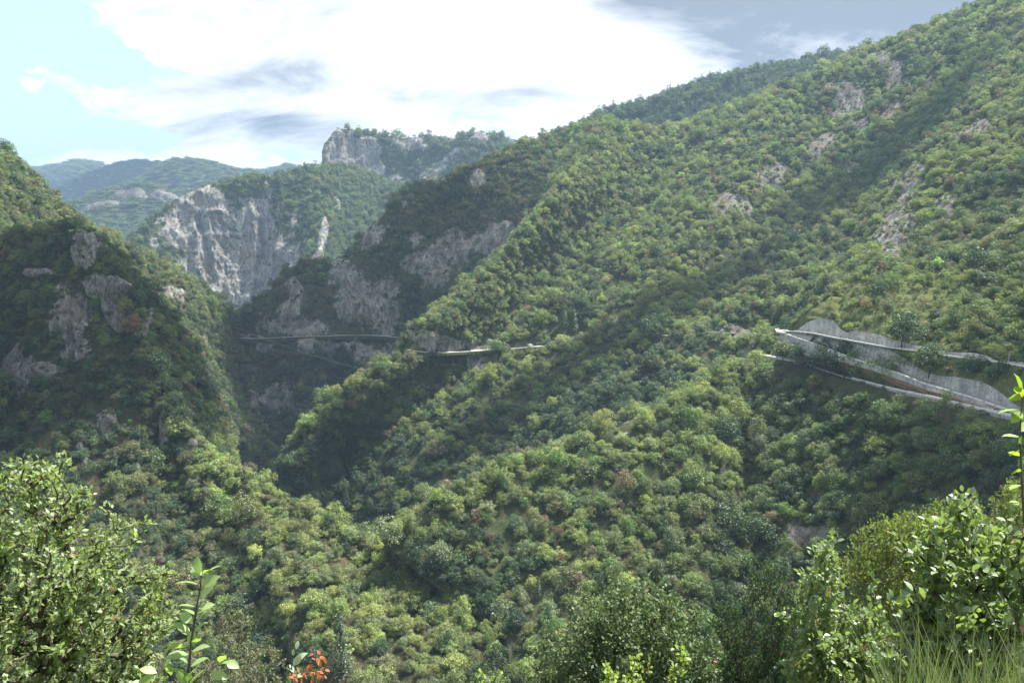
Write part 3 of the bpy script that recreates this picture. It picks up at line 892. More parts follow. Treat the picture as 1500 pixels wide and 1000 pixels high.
# apron of the bend joining both legs
ap = []
mb = MB()
tipu, tipl = up[:9], lo[:9]
nn_ = min(len(tipu), len(tipl))
va = np.vstack([tipu[:nn_] + np.array([2, 2, -0.06]), tipl[:nn_] + np.array([0, 0, -0.06])])
mb.add(va, [(i, i + 1, nn_ + i + 1, nn_ + i) for i in range(nn_ - 1)])
nose = [up[0] + np.array([5.6, 3, -0.06]), up[0] + np.array([0, 6, -0.06]), up[0] + np.array([-3.5, 3, -0.1]), lo[0] + np.array([-3.0, -1, -0.1]), lo[1] + np.array([-0.5, -1.0, -0.06]), up[3] + np.array([3, 3, -0.06])]
mb.add(np.array(nose), [(0, 1, 2, 3, 4, 5)])
link('road', mb.mesh('road', M_ASPHALT), kind='structure', label='paved outside of the hairpin bend')
# third leg below
r3_in = side(r3, 6.0)
ribbon('road', r3, r3_in, M_ASPHALT, label='lowest road leg under the hairpin')

# wall 1: above the upper leg
w1t = smooth_line(resample([P(*q) for q in W1TOP], 2.0), 1)
w1b = nearest_on(smooth_line(up_in, 1), w1t)
o_ = np.argsort(-w1b[:, 1])
w1b = resample(w1b[o_][np.concatenate([[True], np.abs(np.diff(w1b[o_][:, 1])) > 1e-4])], 2.0)
pw = project(w1b)
zt_ = [px_dir(q[0], np.interp(q[0], [a[0] for a in W1TOP], [a[1] for a in W1TOP]))[2] * (b[1] + 1.0) for q, b in zip(pw, w1b)]
w1t = np.stack([w1b[:, 0], w1b[:, 1] + 1.0, np.array(zt_)], 1)
w1b = smooth_line(w1b, 6)
w1b[:, 2] -= 0.4
keep = w1t[:, 2] > w1b[:, 2] + 0.2
# the wall stands on the road edge and leans slightly back; its top keeps the photographed height
h1 = np.clip(w1t[:, 2] - w1b[:, 2], 0.6, 14)
w1top = w1b.copy()
w1top[:, 2] += h1
back_ = side(w1b, 1.0) - w1b
w1top += back_ * (h1[:, None] * 0.10)
e_ = empty('retaining_wall', tuple(w1b[0]), 'grey stone retaining wall with wavy top above the upper road leg', 'retaining wall')
def wall_into(e, name, a, b, mat, th, rows=6, jit=0.05):
    off = np.array(e.location)
    o = ribbon(name, a - off, b - off, mat, 0, None, None, e, rows, jit)
    return o
wall_into(e_, 'wall_face', w1top, w1b, M_MASON, 0.8)
# bank between wall top and the hillside net
ribbon('bank', w1top + back_ * 0.85 + np.array([0, 0, 0.1]), w1t + back_ * 3.0 + np.array([0, 1.5, -0.6]), M_TERR, label='dry bank above the retaining wall', rows=4, jitter=0.25)

# wall 2: between the two legs, its top falling away from the upper road at the right
W2TOPPX = [(1150, 487), (1196, 490), (1241, 499), (1297, 510), (1317, 522), (1347, 541), (1371, 550), (1395, 551), (1419, 555), (1440, 560), (1462, 573), (1490, 596), (1600, 620)]
lo2 = smooth_line(resample(lo_in, 3.0), 2)
lo2[:, 2] -= 0.1
upn = nearest_on(up, lo2)
pl = project(lo2)
top2 = []
for p, u_, q in zip(lo2, upn, pl):
    pyt = np.interp(q[0], [a[0] for a in W2TOPPX], [a[1] for a in W2TOPPX])
    d = p[1] + 1.0
    zt = px_dir(q[0], pyt)[2] * d
    zt = min(max(zt, p[2] + 0.15), u_[2] - 0.05)
    top2.append([p[0], p[1], zt])
top2 = smooth_line(np.array(top2), 2)
hb = side(lo2, 1.0) - lo2
top2 += hb * ((top2[:, 2] - lo2[:, 2])[:, None] * 0.10)
e_ = empty('retaining_wall', tuple(lo2[0]), 'tall grey stone retaining wall between the two hairpin legs', 'retaining wall')
wall_into(e_, 'wall_face', top2, lo2, M_MASON, 0.8, 8)
up_low = upn.copy()
up_low[:, 2] -= 0.05
ribbon('bank', up_low, top2, M_TERR, label='scrubby bank below the upper road leg', rows=6, jitter=0.2)

# below the lower leg: short wall, dirt bank down to the lowest leg
n_lo = nearest_on(r3_in, lo)
wl = lo.copy()
wl[:, 2] -= 0.05
pz = project(lo)
hgt = np.interp(pz[:, 0], [1140, 1160, 1192, 1215, 1260, 1330, 1420, 1480, 1600], [3.0, 7.5, 9.0, 5.0, 3.0, 2.6, 2.0, 0.8, 0.6])
wbm = wl.copy()
wbm[:, 2] -= hgt
bo = -(side(lo, 1.0) - lo)
wbm += bo * hgt[:, None] * 0.1
e_ = empty('retaining_wall', tuple(wl[0]), 'stone retaining wall holding up the lower hairpin leg and its bend', 'retaining wall')
wall_into(e_, 'wall_face', wl, wbm, M_MASON, 0.8, 4)
mb = MB()
mb.box(tuple(P(1172, 508, 478.0) - np.array(e_.location) + np.array([0, 0, -1])), (1.6, 3.0, 9.0), 0.4)
link('buttress', mb.mesh('buttress', M_MASON), e_)
mbz = np.minimum(n_lo[:, 2], wbm[:, 2] - 0.3)
n_lo2 = n_lo.copy()
n_lo2[:, 2] = n_lo[:, 2] - 0.1
ribbon('bank', wbm + np.array([0, 0, 0.15]), n_lo2, M_VERGE, label='bare stony bank between the lower leg and the lowest leg', rows=6, jitter=0.3)
# skirt under the lowest leg
r3w = r3.copy(); r3w[:, 2] -= 2.6
bo3 = -(side(r3, 1.0) - r3)
e_ = empty('retaining_wall', tuple(r3[0]), 'low dark stone wall under the lowest road leg', 'retaining wall')
wall_into(e_, 'wall_face', r3, r3w + bo3 * 0.3, M_MASON, 0.8, 3)

parapet(up[3:], 'white block parapet along the outer edge of the upper hairpin leg', 0.75, 0.5)
parapet(lo[2:], 'pale parapet along the outer edge of the lower hairpin leg', 0.7, 0.45, 6.0, 0.8)
parapet(r3[:int(len(r3) * 0.62)], 'white parapet along the lowest road leg', 1.0, 0.6, 7.0, 0.4)
parapet(np.array(nose[1:5]) + np.array([0, 0, 0.05]), 'short pale parapet round the outside of the hairpin bend', 0.9, 0.5, 3.0, 0.2)
# sandy verge triangle inside the bend
tri = np.array([up[2] + [0.3, -0.3, 0.01], up[6] + [0, -0.3, 0.0], (lo_in[7] + up[6]) / 2, lo_in[4] + [0, 0, 0.02]])
tri2 = np.vstack([tri])
me = bpy.data.meshes.new('verge')
me.from_pydata(tri2.tolist(), [], [(0, 1, 2, 3)])
me.materials.append(M_VERGE)
link('verge', me, kind='structure', label='sandy verge inside the hairpin bend')

# middle and far roads, cut into their hillsides
def hill_road(key, pix, w, label, wall=2.5, cut=3.0, zs=None):
    pts = np.array([pick(key, a, b) for a, b in pix])
    pts = smooth_line(resample(pts, 5.0), 14)
    z = pts[:, 2].copy()
    for _ in range(30):
        z[1:-1] = (z[:-2] + 2 * z[1:-1] + z[2:]) / 4
    pts[:, 2] = z
    # uphill side in plan = away from camera for these two slopes
    t = np.gradient(pts, axis=0); t[:, 2] = 0
    t /= np.linalg.norm(t, axis=1, keepdims=True) + 1e-9
    n = np.stack([-t[:, 1], t[:, 0], np.zeros(len(t))], 1)
    s = np.where(n[:, 1] >= 0, 1, -1)[:, None]
    n = smooth_line(n * s, 4)
    outer = pts - n * (w * 0.5 + 2.0)
    inner = pts + n * (w * 0.5 + 1.0)
    outer[:, 2] += 0.4; inner[:, 2] += 0.4
    ribbon('road', outer, inner, M_ASPHALT, label=label)
    low = outer - n * 0.6
    low[:, 2] -= wall
    ribbon('road_embankment', outer, low, M_HILL, label='stone embankment under the ' + label, rows=3, jitter=0.05)
    hi = inner + n * 2.0
    hi[:, 2] += cut
    ribbon('road_cutting', hi, inner, M_HILL, label='cut rock bank above the ' + label, rows=4, jitter=0.3)
    me = bpy.data.objects['road_cutting' if 'road_cutting.001' not in bpy.data.objects else 'road_cutting.001'].data
    a = me.attributes.new('rock', 'FLOAT', 'POINT')
    a.data.foreach_set('value', np.ones(len(me.vertices), np.float32))
    ROADPTS.append((pts, w))
    return outer, inner, n


mid_o, mid_i, mid_n = hill_road('l5', [(596, 512), (604, 517), (640, 518), (680, 516), (720, 513), (760, 510), (800, 506), (850, 500), (900, 494), (960, 490), (1020, 488), (1080, 487)], 6.0, 'middle road round the sunny spur')
far_o, far_i, far_n = hill_road('l4', [(340, 494), (356, 497), (390, 495), (430, 493), (470, 491), (500, 489), (540, 489), (575, 491), (610, 496)], 6.0, 'far road across the shaded ridge', 5.0, 4.0)
parapet(mid_o[:int(len(mid_o) * 0.12)] + np.array([0, 0, 0.02]), 'pale kerb wall round the middle road bend', 0.5, 0.4, 6, 0.6)
parapet(far_o + np.array([0, 0, 0.02]), 'low parapet of the far road on the shaded ridge', 0.35, 0.3, 9, 1.2)

# ------------------------------------------------------------------ tree models
def quad_cloud(cent, nrm, size, jit, r, up_bias=0.0, aspect=0.75):
    n = len(cent)
    nn = nrm + r.normal(0, jit, (n, 3))
    nn[:, 2] += up_bias
    nn /= np.linalg.norm(nn, axis=1, keepdims=True) + 1e-9
    t = np.cross(nn, r.normal(0, 1, (n, 3)))
    t /= np.linalg.norm(t, axis=1, keepdims=True) + 1e-9
    b = np.cross(nn, t)
    s = (size * r.uniform(0.6, 1.35, n))[:, None]
    a = t * s
    c = b * s * aspect
    k = r.uniform(0.4, 1.1, (n, 4, 1))
    v = np.stack([cent + a * k[:, 0], cent + c * k[:, 1], cent - a * k[:, 2], cent - c * k[:, 3]], 1)
    v[:, 1] += nn * s * 0.15
    f = np.arange(4 * n).reshape(n, 4)
    return v.reshape(-1, 3), f


def crown_arrays(seed, n_lobes, per, leaf, h=0.95, w=1.0, base=0.22, lobe=(0.15, 0.25), jit=0.55):
    r = np.random.default_rng(seed)
    C, Nn = [], []
    for i in range(n_lobes):
        # lobe centres in a rounded, slightly irregular envelope
        th = r.uniform(0, 2 * math.pi)
        u = r.uniform(-0.75, 1.0)
        rad = (1 - 0.8 * r.uniform(0, 1) ** 2.2)
        q = math.sqrt(max(0, 1 - u * u))
        lr = r.uniform(*lobe)
        c = np.array([math.cos(th) * q * rad * (w / 2 - lr * 0.6), math.sin(th) * q * rad * (w / 2 - lr * 0.6), base + (h - base) * (0.5 + 0.5 * u * rad) - lr * 0.25 * (u > 0)])
        c[:2] *= r.uniform(0.8, 1.15)
        m = int(per * (lr / 0.2) ** 2)
        d = r.normal(0, 1, (m, 3))
        d /= np.linalg.norm(d, axis=1, keepdims=True)
        d[:, 2] = np.where(d[:, 2] < -0.3, -d[:, 2], d[:, 2])
        rr = lr * (0.60 + 0.62 * r.uniform(0, 1, (m, 1)))
        C.append(c + d * rr * np.array([1, 1, 0.82]))
        Nn.append(d)
    C = np.vstack(C); Nn = np.vstack(Nn)
    return quad_cloud(C, Nn, leaf, jit, r, 0.25)


def conifer_arrays(seed, tiers, per, leaf, w=0.42):
    r = np.random.default_rng(seed)
    C, Nn = [], []
    for i in range(tiers):
        t = i / (tiers - 1)
        z = 0.12 + 0.86 * t
        R = w * 0.5 * (1 - t) ** 0.85 + 0.015
        m = int(per * (0.25 + (1 - t)))
        a = r.uniform(0, 2 * math.pi, m)
        q = r.uniform(0.15, 1, m) ** 0.6 * R * r.choice([0.75, 1.0, 1.12], m)
        C.append(np.stack([np.cos(a) * q, np.sin(a) * q, z - q * 0.35 + r.normal(0, 0.008, m)], 1))
        Nn.append(np.stack([np.cos(a) * 0.5, np.sin(a) * 0.5, np.full(m, 0.8)], 1))
    return quad_cloud(np.vstack(C), np.vstack(Nn), leaf, 0.35, r, 0.1)


def trunk_arrays(seed, h=0.6, r0=0.022, limbs=5, spread=0.26):
    r = np.random.default_rng(seed)
    mb = MB()
    p = np.zeros(3)
    for i in range(4):
        q = p + np.array([r.normal(0, .012), r.normal(0, .012), h / 4])
        mb.tube(p, q, r0 * (1 - i * .2), r0 * (1 - (i + 1) * .2), 6)
        p = q
    for i in range(limbs):
        a = r.uniform(0, 6.28)
        s = np.array([0, 0, h * r.uniform(.35, .9)])
        e = s + np.array([math.cos(a) * spread, math.sin(a) * spread, r.uniform(.12, .25)])
        mb.tube(s, e, r0 * .45, r0 * .12, 4)
    return mb


SRC = bpy.data.collections.new('tree_models')
VAR = []          # (crown mesh, trunk mesh)


def add_variant(cv, cf, mb):
    i = len(VAR)
    crown = mesh_from('crown', cv, cf, M_LEAF)
    trunk = mb.mesh('trunk', M_BARK)
    # joined model for the forest
    tv = np.vstack(mb.v)
    me = bpy.data.meshes.new('tree_model')
    nq = len(cv)
    faces = cf.tolist() + [tuple(k_ + nq for k_ in q) for q in mb.f]
    me.from_pydata(np.vstack([cv, tv]).tolist(), [], faces)
    me.materials.append(M_LEAF)
    me.materials.append(M_BARK)
    mi = np.zeros(len(faces), np.int32)
    mi[len(cf):] = 1
    me.polygons.foreach_set('material_index', mi)
    me.update()
    o = bpy.data.objects.new('tree_model_%03d' % i, me)
    SRC.objects.link(o)
    VAR.append((crown, trunk))
    return i


V_HI, V_MID, V_LO, V_CON, V_CONLO, V_BUSH, V_BUSHLO = [], [], [], [], [], [], []
for s in range(7):
    hh = [0.95, 1.05, 0.85, 1.15, 0.9, 1.0, 0.8][s]
    cv, cf = crown_arrays(100 + s, 40 + 5 * (s % 3), 120, 0.028, h=hh, base=0.14, lobe=(0.08, 0.21), w=1.0 + 0.12 * (s % 2))
    V_HI.append(add_variant(cv, cf, trunk_arrays(200 + s)))
for s in range(7):
    hh = [0.95, 1.05, 0.85, 1.15, 0.9, 1.0, 0.8][s]
    cv, cf = crown_arrays(300 + s, 30 + 4 * (s % 3), 46, 0.043, h=hh, base=0.10, lobe=(0.09, 0.22), w=1.0 + 0.12 * (s % 2))
    V_MID.append(add_variant(cv, cf, trunk_arrays(400 + s, limbs=3)))
for s in range(6):
    hh = [0.95, 1.05, 0.85, 1.1, 0.9, 1.0][s]
    cv, cf = crown_arrays(500 + s, 19, 19, 0.068, h=hh, base=0.06, lobe=(0.11, 0.26))
    V_LO.append(add_variant(cv, cf, trunk_arrays(600 + s, limbs=0)))
for s in range(3):
    cv, cf = conifer_arrays(700 + s, 22, 70, 0.022)
    V_CON.append(add_variant(cv, cf, trunk_arrays(710 + s, h=0.9, r0=0.012, limbs=0)))
for s in range(2):
    cv, cf = conifer_arrays(720 + s, 11, 18, 0.05, 0.5)
    V_CONLO.append(add_variant(cv, cf, trunk_arrays(730 + s, h=0.9, r0=0.012, limbs=0)))
for s in range(4):
    cv, cf = crown_arrays(800 + s, 14, 60, 0.055, h=0.7, base=0.0, lobe=(0.15, 0.26), jit=0.8)
    V_BUSH.append(add_variant(cv, cf, trunk_arrays(810 + s, h=0.3, limbs=4)))
for s in range(3):
    cv, cf = crown_arrays(830 + s, 9, 16, 0.10, h=0.65, base=0.0, lobe=(0.18, 0.3), jit=0.8)
    V_BUSHLO.append(add_variant(cv, cf, trunk_arrays(840 + s, h=0.3, limbs=0)))

# ------------------------------------------------------------------ scatter
PAL = {
    'mid': (0.108, 0.158, 0.042), 'bright': (0.172, 0.216, 0.060), 'dark': (0.045, 0.082, 0.030), 'olive': (0.120, 0.136, 0.048),
    'brown': (0.135, 0.118, 0.058), 'rust': (0.190, 0.115, 0.065), 'silver': (0.150, 0.185, 0.085), 'teal': (0.070, 0.110, 0.038), 'lime': (0.225, 0.272, 0.078),
    'straw': (0.19, 0.17, 0.09),
}
NAMES = list(PAL)
COLS = np.array([PAL[k_] for k_ in NAMES])
COLWORD = {'mid': 'mid-green', 'bright': 'light green', 'dark': 'dark green', 'olive': 'olive-green', 'brown': 'brownish', 'rust': 'rusty brown', 'silver': 'silvery green', 'teal': 'deep cool green', 'lime': 'yellow-green', 'straw': 'straw-coloured'}

T = dict(p=[], s=[], h=[], rz=[], tint=[], ci=[], kind=[], key=[])   # kind 0 broadleaf 1 conifer 2 bush


def scatter(key, spacing, size, weights, keepp=1.0, hmul=1.0, bush=0.15, conifer=0.0, rock_bush=0.25, seed=0, patches=(), bare=(), regional=None, zone=None, backrows=True, maxslope=None):
    """jittered grid of plants over a hill"""
    S = SURF[key]
    r = np.random.default_rng(1000 + seed)
    Vg, rk = S['V'], S['rock']
    nr, nc = rk.shape
    vl = np.linalg.norm(np.diff(Vg, axis=0), axis=2).sum(0)
    ul = np.linalg.norm(np.diff(Vg, axis=1), axis=2).sum(1)
    spc = spacing * 0.48
    R = int(vl.mean() / spc)
    out = []
    for i in range(R):
        v = (i + 0.5) / R
        row = v * (nr - 1)
        i0 = int(row)
        C = int(ul[i0] / spc)
        uv = (np.arange(C) + 0.5 + r.uniform(-0.45, 0.45, C)) / C * (nc - 1)
        rv = np.clip(row + r.uniform(-0.45, 0.45, C) * (nr - 1) / R, 0, nr - 1.001)
        uv = np.clip(uv, 0, nc - 1.001)
        out.append(np.stack([rv, uv], 1))
    q = np.vstack(out)
    a, b = q[:, 0].astype(int), q[:, 1].astype(int)
    fa, fb = (q[:, 0] - a)[:, None], (q[:, 1] - b)[:, None]
    p = (Vg[a, b] * (1 - fa) * (1 - fb) + Vg[a + 1, b] * fa * (1 - fb) + Vg[a, b + 1] * (1 - fa) * fb + Vg[a + 1, b + 1] * fa * fb)
    rock = rk[a, b]
    pp = project(p)
    n = len(p)
    e1 = Vg[a + 1, b] - Vg[a, b]
    e2 = Vg[a, b + 1] - Vg[a, b]
    area = np.linalg.norm(np.cross(e1, e2), axis=1) * (nr / R) * (nc / np.maximum(ul[a] / spc, 1))
    kd_ = np.clip(area / spacing ** 2 * 1.05, 0, 1)
    # leave out what lies far outside the view or on the hidden back slopes
    ok = (pp[:, 0] > -160) & (pp[:, 0] < 1660) & (pp[:, 1] < 1120) & (pp[:, 1] > -60) & (pp[:, 2] > 5)
    back = q[:, 0] / (nr - 1) < S['r0'] * 0.1
    ok &= ~back
    dn = fbm(p / 35.0, 3, 500 + seed)
    keep_ = keepp * np.clip(1.15 + dn * 1.3, 0.35, 1.0)
    kind = np.where(r.uniform(0, 1, n) < bush, 2, 0)
    kind = np.where(r.uniform(0, 1, n) < conifer, 1, kind)
    rr = rock + fbm(p / 9.0, 2, 77) * 0.25
    onrock = rr > 0.42
    kind = np.where(onrock, 2, kind)
    keep_ = np.where(onrock, rock_bush, keep_)
    if len(bare):
        bv = patch_val(pp, bare)
        m_ = bv > 0.55 + r.normal(0, .12, n)
        keep_ = np.where(m_, keep_ * 0.25, keep_)
        kind = np.where(m_, 2, kind)
    ok &= r.uniform(0, 1, n) < keep_ * kd_
    # road corridors
    for (pts, w) in ROADPTS:
        if key not in ('l4', 'l5'):
            continue
        if key == 'l5':
            pts = pts[project(pts)[:, 0] < 790]
        for k0 in range(0, n, 4000):
            sl = slice(k0, k0 + 4000)
            d2 = ((p[sl, None, :2] - pts[None, :, :2]) ** 2).sum(2)
            j = d2.argmin(1)
            dd = np.sqrt(d2.min(1))
            dz = p[sl, 2] - pts[j, 2]
            ok[sl] &= ~(((dd < w * 0.5 + 4.5) & (np.abs(dz) < 7)) | ((dz < 0) & (dz > -6.0) & (dd < 9.5) & (r.uniform(0, 1, len(dd)) < 0.9)))
    for line, dist in ((up, 7.6), (lo, 8.0), (r3, 8.0)):
        if key in ('rh', 'l6'):
            for k0 in range(0, n, 4000):
                sl = slice(k0, k0 + 4000)
                d2 = ((p[sl, None, :2] - line[None, :, :2]) ** 2).sum(2)
                dd = np.sqrt(d2.min(1))
                j = d2.argmin(1)
                ok[sl] &= ~(dd < dist)
                if line is r3:
                    dz = line[j, 2] - p[sl, 2]
                    right_ = line[j, 0] > -1e9
                    ok[sl] &= ~((dz < 7.5) & (dd < 17) & (r.uniform(0, 1, len(dd)) < 0.75))
    p, kind, pp, rock = p[ok], kind[ok], pp[ok], rock[ok]
    n = len(p)
    size_ = size * np.exp(r.normal(0, 0.34, n))
    size_ = np.where(kind == 2, size_ * 0.5, size_)
    size_ = np.where(kind == 1, size_ * r.uniform(1.0, 1.5, n), size_)
    hm = np.where(kind == 1, 1.0, r.uniform(0.85, 1.25, n) * hmul)
    # colours: species by region, some patches painting shade or sunlight into the foliage
    w = np.array([weights.get(k_, 0.0) for k_ in NAMES])
    g1 = fbm(p / 60.0, 3, 900 + seed)
    g2 = fbm(p / 45.0, 3, 950 + seed)
    W = np.tile(w, (n, 1)).astype(float)
    ix = {k_: i for i, k_ in enumerate(NAMES)}
    for k_, gg in (('bright', g1), ('lime', g1), ('straw', g1), ('dark', -g1), ('teal', -g2), ('brown', g2), ('rust', g2), ('olive', g2 * 0.7)):
        W[:, ix[k_]] *= np.exp(np.clip(gg * 3.2, -2.5, 2.5))
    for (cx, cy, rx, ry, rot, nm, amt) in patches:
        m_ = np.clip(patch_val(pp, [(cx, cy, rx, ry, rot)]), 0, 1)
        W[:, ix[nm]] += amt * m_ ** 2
    W /= W.sum(1, keepdims=True)
    cum = W.cumsum(1)
    ci = (r.uniform(0, 1, n)[:, None] > cum).sum(1)
    ci = np.minimum(ci, len(NAMES) - 1)
    ci = np.where(kind == 1, ix['dark'], ci)
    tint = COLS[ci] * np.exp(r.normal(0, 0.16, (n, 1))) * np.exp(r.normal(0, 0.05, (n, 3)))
    T['p'].append(p - np.array([0, 0, 0.25]) * size_[:, None] * 0.3)
    T['s'].append(size_)
    T['h'].append(size_ * hm)
    T['rz'].append(r.uniform(0, 6.28, n))
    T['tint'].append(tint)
    T['ci'].append(ci)
    T['kind'].append(kind)
    T['key'].append(np.full(n, list(SURF).index(key)))


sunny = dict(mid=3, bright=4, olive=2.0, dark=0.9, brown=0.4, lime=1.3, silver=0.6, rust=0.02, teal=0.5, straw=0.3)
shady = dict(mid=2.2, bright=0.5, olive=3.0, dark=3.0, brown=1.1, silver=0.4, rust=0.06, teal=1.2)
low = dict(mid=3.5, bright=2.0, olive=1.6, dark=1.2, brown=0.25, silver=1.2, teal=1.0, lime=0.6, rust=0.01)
fresh = dict(mid=3.0, bright=3.5, olive=1.2, silver=2.2, lime=1.4, teal=0.6, dark=0.4)
scatter('l1', 7.8, 8.8, dict(mid=2, dark=2.0, olive=2, teal=1.5), 0.97, rock_bush=0.22, seed=1)
scatter('l1b', 9, 10.5, dict(mid=1.5, dark=2.4, olive=2, teal=1.2), 0.97, rock_bush=0.22, seed=2)
scatter('l9', 7.5, 9, dict(mid=1, dark=9, olive=0.5, teal=3), 1.0, conifer=0.25, seed=3)
scatter('far4', 17, 21, dict(mid=2, dark=1.5, olive=2, teal=1), 1.0, hmul=0.36, bush=0, rock_bush=0.1, seed=21)
scatter('far3', 21, 27, dict(mid=2, dark=2, olive=1.5, teal=1.5), 1.0, hmul=0.36, bush=0, seed=22)
scatter('far2', 26, 32, dict(mid=1, dark=3, teal=2), 1.0, hmul=0.36, bush=0, seed=23)
scatter('far1', 34, 42, dict(mid=2, dark=1.5, olive=2), 1.0, hmul=0.36, bush=0, seed=24)
scatter('l2', 4.8, 6.2, dict(mid=3.2, bright=1.2, olive=2.2, dark=1.6, brown=0.5, teal=0.9), 1.0, seed=4, patches=[(330, 440, 30, 30, 45, 'bright', 6)])
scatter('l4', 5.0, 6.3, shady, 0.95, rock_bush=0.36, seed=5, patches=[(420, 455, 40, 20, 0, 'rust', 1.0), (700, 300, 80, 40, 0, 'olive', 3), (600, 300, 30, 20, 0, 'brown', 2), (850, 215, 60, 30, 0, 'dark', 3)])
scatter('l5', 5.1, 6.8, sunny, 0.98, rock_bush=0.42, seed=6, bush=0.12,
        patches=[(690, 430, 30, 14, -45, 'rust', 0.8), (640, 470, 26, 14, -45, 'rust', 0.7), (850, 460, 60, 40, 0, 'teal', 10), (1000, 480, 90, 22, 0, 'dark', 5), (1100, 110, 200, 20, -20, 'olive', 2), (830, 310, 70, 50, -50, 'lime', 4), (740, 400, 70, 40, -45, 'bright', 4), (1300, 80, 60, 14, -20, 'brown', 3), (1200, 260, 90, 30, 0, 'dark', 4), (1330, 400, 60, 60, 0, 'dark', 4), (520, 700, 90, 60, 30, 'dark', 40), (470, 740, 60, 50, 30, 'dark', 40), (860, 600, 150, 32, -24, 'dark', 40), (660, 690, 110, 50, -24, 'dark', 40), (1000, 540, 90, 28, -24, 'dark', 30), (760, 640, 80, 40, -24, 'teal', 20), (1100, 480, 90, 20, 0, 'dark', 8), (1000, 300, 260, 90, -15, 'bright', 5), (1000, 200, 200, 40, -20, 'lime', 5), (700, 560, 110, 40, -10, 'olive', 4), (490, 640, 50, 25, -45, 'brown', 2),  # strong dark and teal patches paint shade on the foot and lower gully
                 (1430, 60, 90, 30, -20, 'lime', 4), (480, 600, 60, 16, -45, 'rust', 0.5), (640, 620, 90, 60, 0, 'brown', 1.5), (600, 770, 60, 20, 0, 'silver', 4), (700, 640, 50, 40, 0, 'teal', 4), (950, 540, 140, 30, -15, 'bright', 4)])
scatter('l3', 4.2, 5.7, dict(mid=2.4, bright=0.8, olive=2.6, dark=2.6, brown=0.6, silver=0.4, teal=1.3, rust=0.02), 0.97, rock_bush=0.38, seed=7,
        patches=[(480, 800, 240, 70, 28, 'lime', 26), (560, 880, 200, 100, 20, 'bright', 22), (380, 740, 90, 40, 40, 'bright', 14), (560, 880, 200, 100, 20, 'silver', 8), (600, 920, 200, 90, 15, 'lime', 20), (650, 870, 120, 26, 28, 'lime', 20), (260, 800, 110, 60, 0, 'dark', 10), (150, 600, 160, 130, 0, 'dark', 4), (10, 375, 30, 20, 0, 'rust', 1.5), (230, 620, 20, 30, 0, 'lime', 1.0)])  # lime and bright patches paint the lower spur's sunlit look into its trees
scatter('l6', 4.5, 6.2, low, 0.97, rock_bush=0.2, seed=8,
        patches=[(900, 645, 70, 30, -30, 'lime', 18), (800, 690, 150, 30, -28, 'lime', 18), (640, 765, 100, 26, -35, 'bright', 24), (1050, 575, 90, 28, -30, 'bright', 20), (640, 860, 70, 36, 40, 'dark', 40), (710, 910, 50, 30, 40, 'dark', 40), (760, 840, 60, 40, 0, 'dark', 8), (1130, 620, 90, 40, 0, 'dark', 8), (880, 760, 50, 80, 0, 'bright', 4), (840, 700, 90, 50, -25, 'silver', 4), (1300, 640, 160, 60, 10, 'dark', 4), (1350, 680, 140, 60, 10, 'teal', 5), (690, 770, 60, 50, 0, 'brown', 2), (860, 820, 60, 50, 0, 'lime', 3), (1100, 700, 120, 80, 0, 'mid', 8), (760, 900, 60, 60, 0, 'silver', 5)])  # bright crest and dark ravine tints paint light and shade into the foliage
scatter('rh', 3.7, 4.6, dict(mid=3, bright=2.8, olive=2.5, dark=1.0, brown=0.7, silver=1.2, lime=0.7, straw=0.3), 1.0, bush=0.45, seed=9, patches=[(1180, 440, 60, 30, -30, 'lime', 5)],
        bare=[(1370, 440, 40, 8, 0), (1470, 380, 30, 12, 0), (1355, 458, 50, 4, 5)])
scatter('near', 6.0, 6.5, low, 0.85, seed=10)
# scrub on the road banks and along the tops of the retaining walls
rb = np.random.default_rng(44)
def bank_bushes(A_, B_, n, size, lo_t=0.05, hi_t=0.95, mindz=0.0, cols=('mid', 'olive', 'brown', 'bright', 'dark')):
    j = rb.integers(0, len(A_), n)
    t = rb.uniform(lo_t, hi_t, n)[:, None]
    p = A_[j] * (1 - t) + B_[j] * t
    k_ = (np.linalg.norm(A_[j] - B_[j], axis=1) > mindz)
    p = p[k_]
    n = len(p)
    s_ = size * np.exp(rb.normal(0, 0.35, n))
    ci = np.array([NAMES.index(c) for c in cols])[rb.integers(0, len(cols), n)]
    T['p'].append(p - np.array([0, 0, 0.1])); T['s'].append(s_); T['h'].append(s_ * rb.uniform(0.8, 1.2, n)); T['rz'].append(rb.uniform(0, 6.28, n))
    T['tint'].append(COLS[ci] * np.exp(rb.normal(0, 0.15, (n, 1)))); T['ci'].append(ci); T['kind'].append(np.full(n, 2)); T['key'].append(np.full(n, list(SURF).index('rh')))
bank_bushes(up_low, top2, 230, 2.6, 0.12, 0.95, 5.5)
bank_bushes(wbm, n_lo2, 90, 1.7, 0.2, 0.95, 2.0)
bank_bushes(w1top + back_ * 1.0, w1top + back_ * 5.0 + np.array([0, 0, 0.6]), 150, 2.2, 0.0, 1.0)
bank_bushes(w1top + back_ * 0.6, w1top + back_ * 0.9, 40, 0.9, 0.0, 1.0)
bank_bushes(r3w - np.array([0, 0, 0.3]), r3w + bo3 * 5 - np.array([0, 0, 3.0]), 200, 2.8, 0.0, 1.0)
# keep the near slope clear close to the camera and where hand-built trees stand
k_near = list(SURF).index('near')
P_ = np.vstack(T['p']); S_ = np.concatenate(T['s']); H_ = np.concatenate(T['h']); RZ = np.concatenate(T['rz']); TI = np.vstack(T['tint']); CI = np.concatenate(T['ci']); KI = np.concatenate(T['kind']); KE = np.concatenate(T['key'])
ok = ~((KE == k_near) & (P_[:, 1] < 75))
pj = project(P_ + np.stack([0 * H_, 0 * H_, H_], 1))
pb = project(P_)
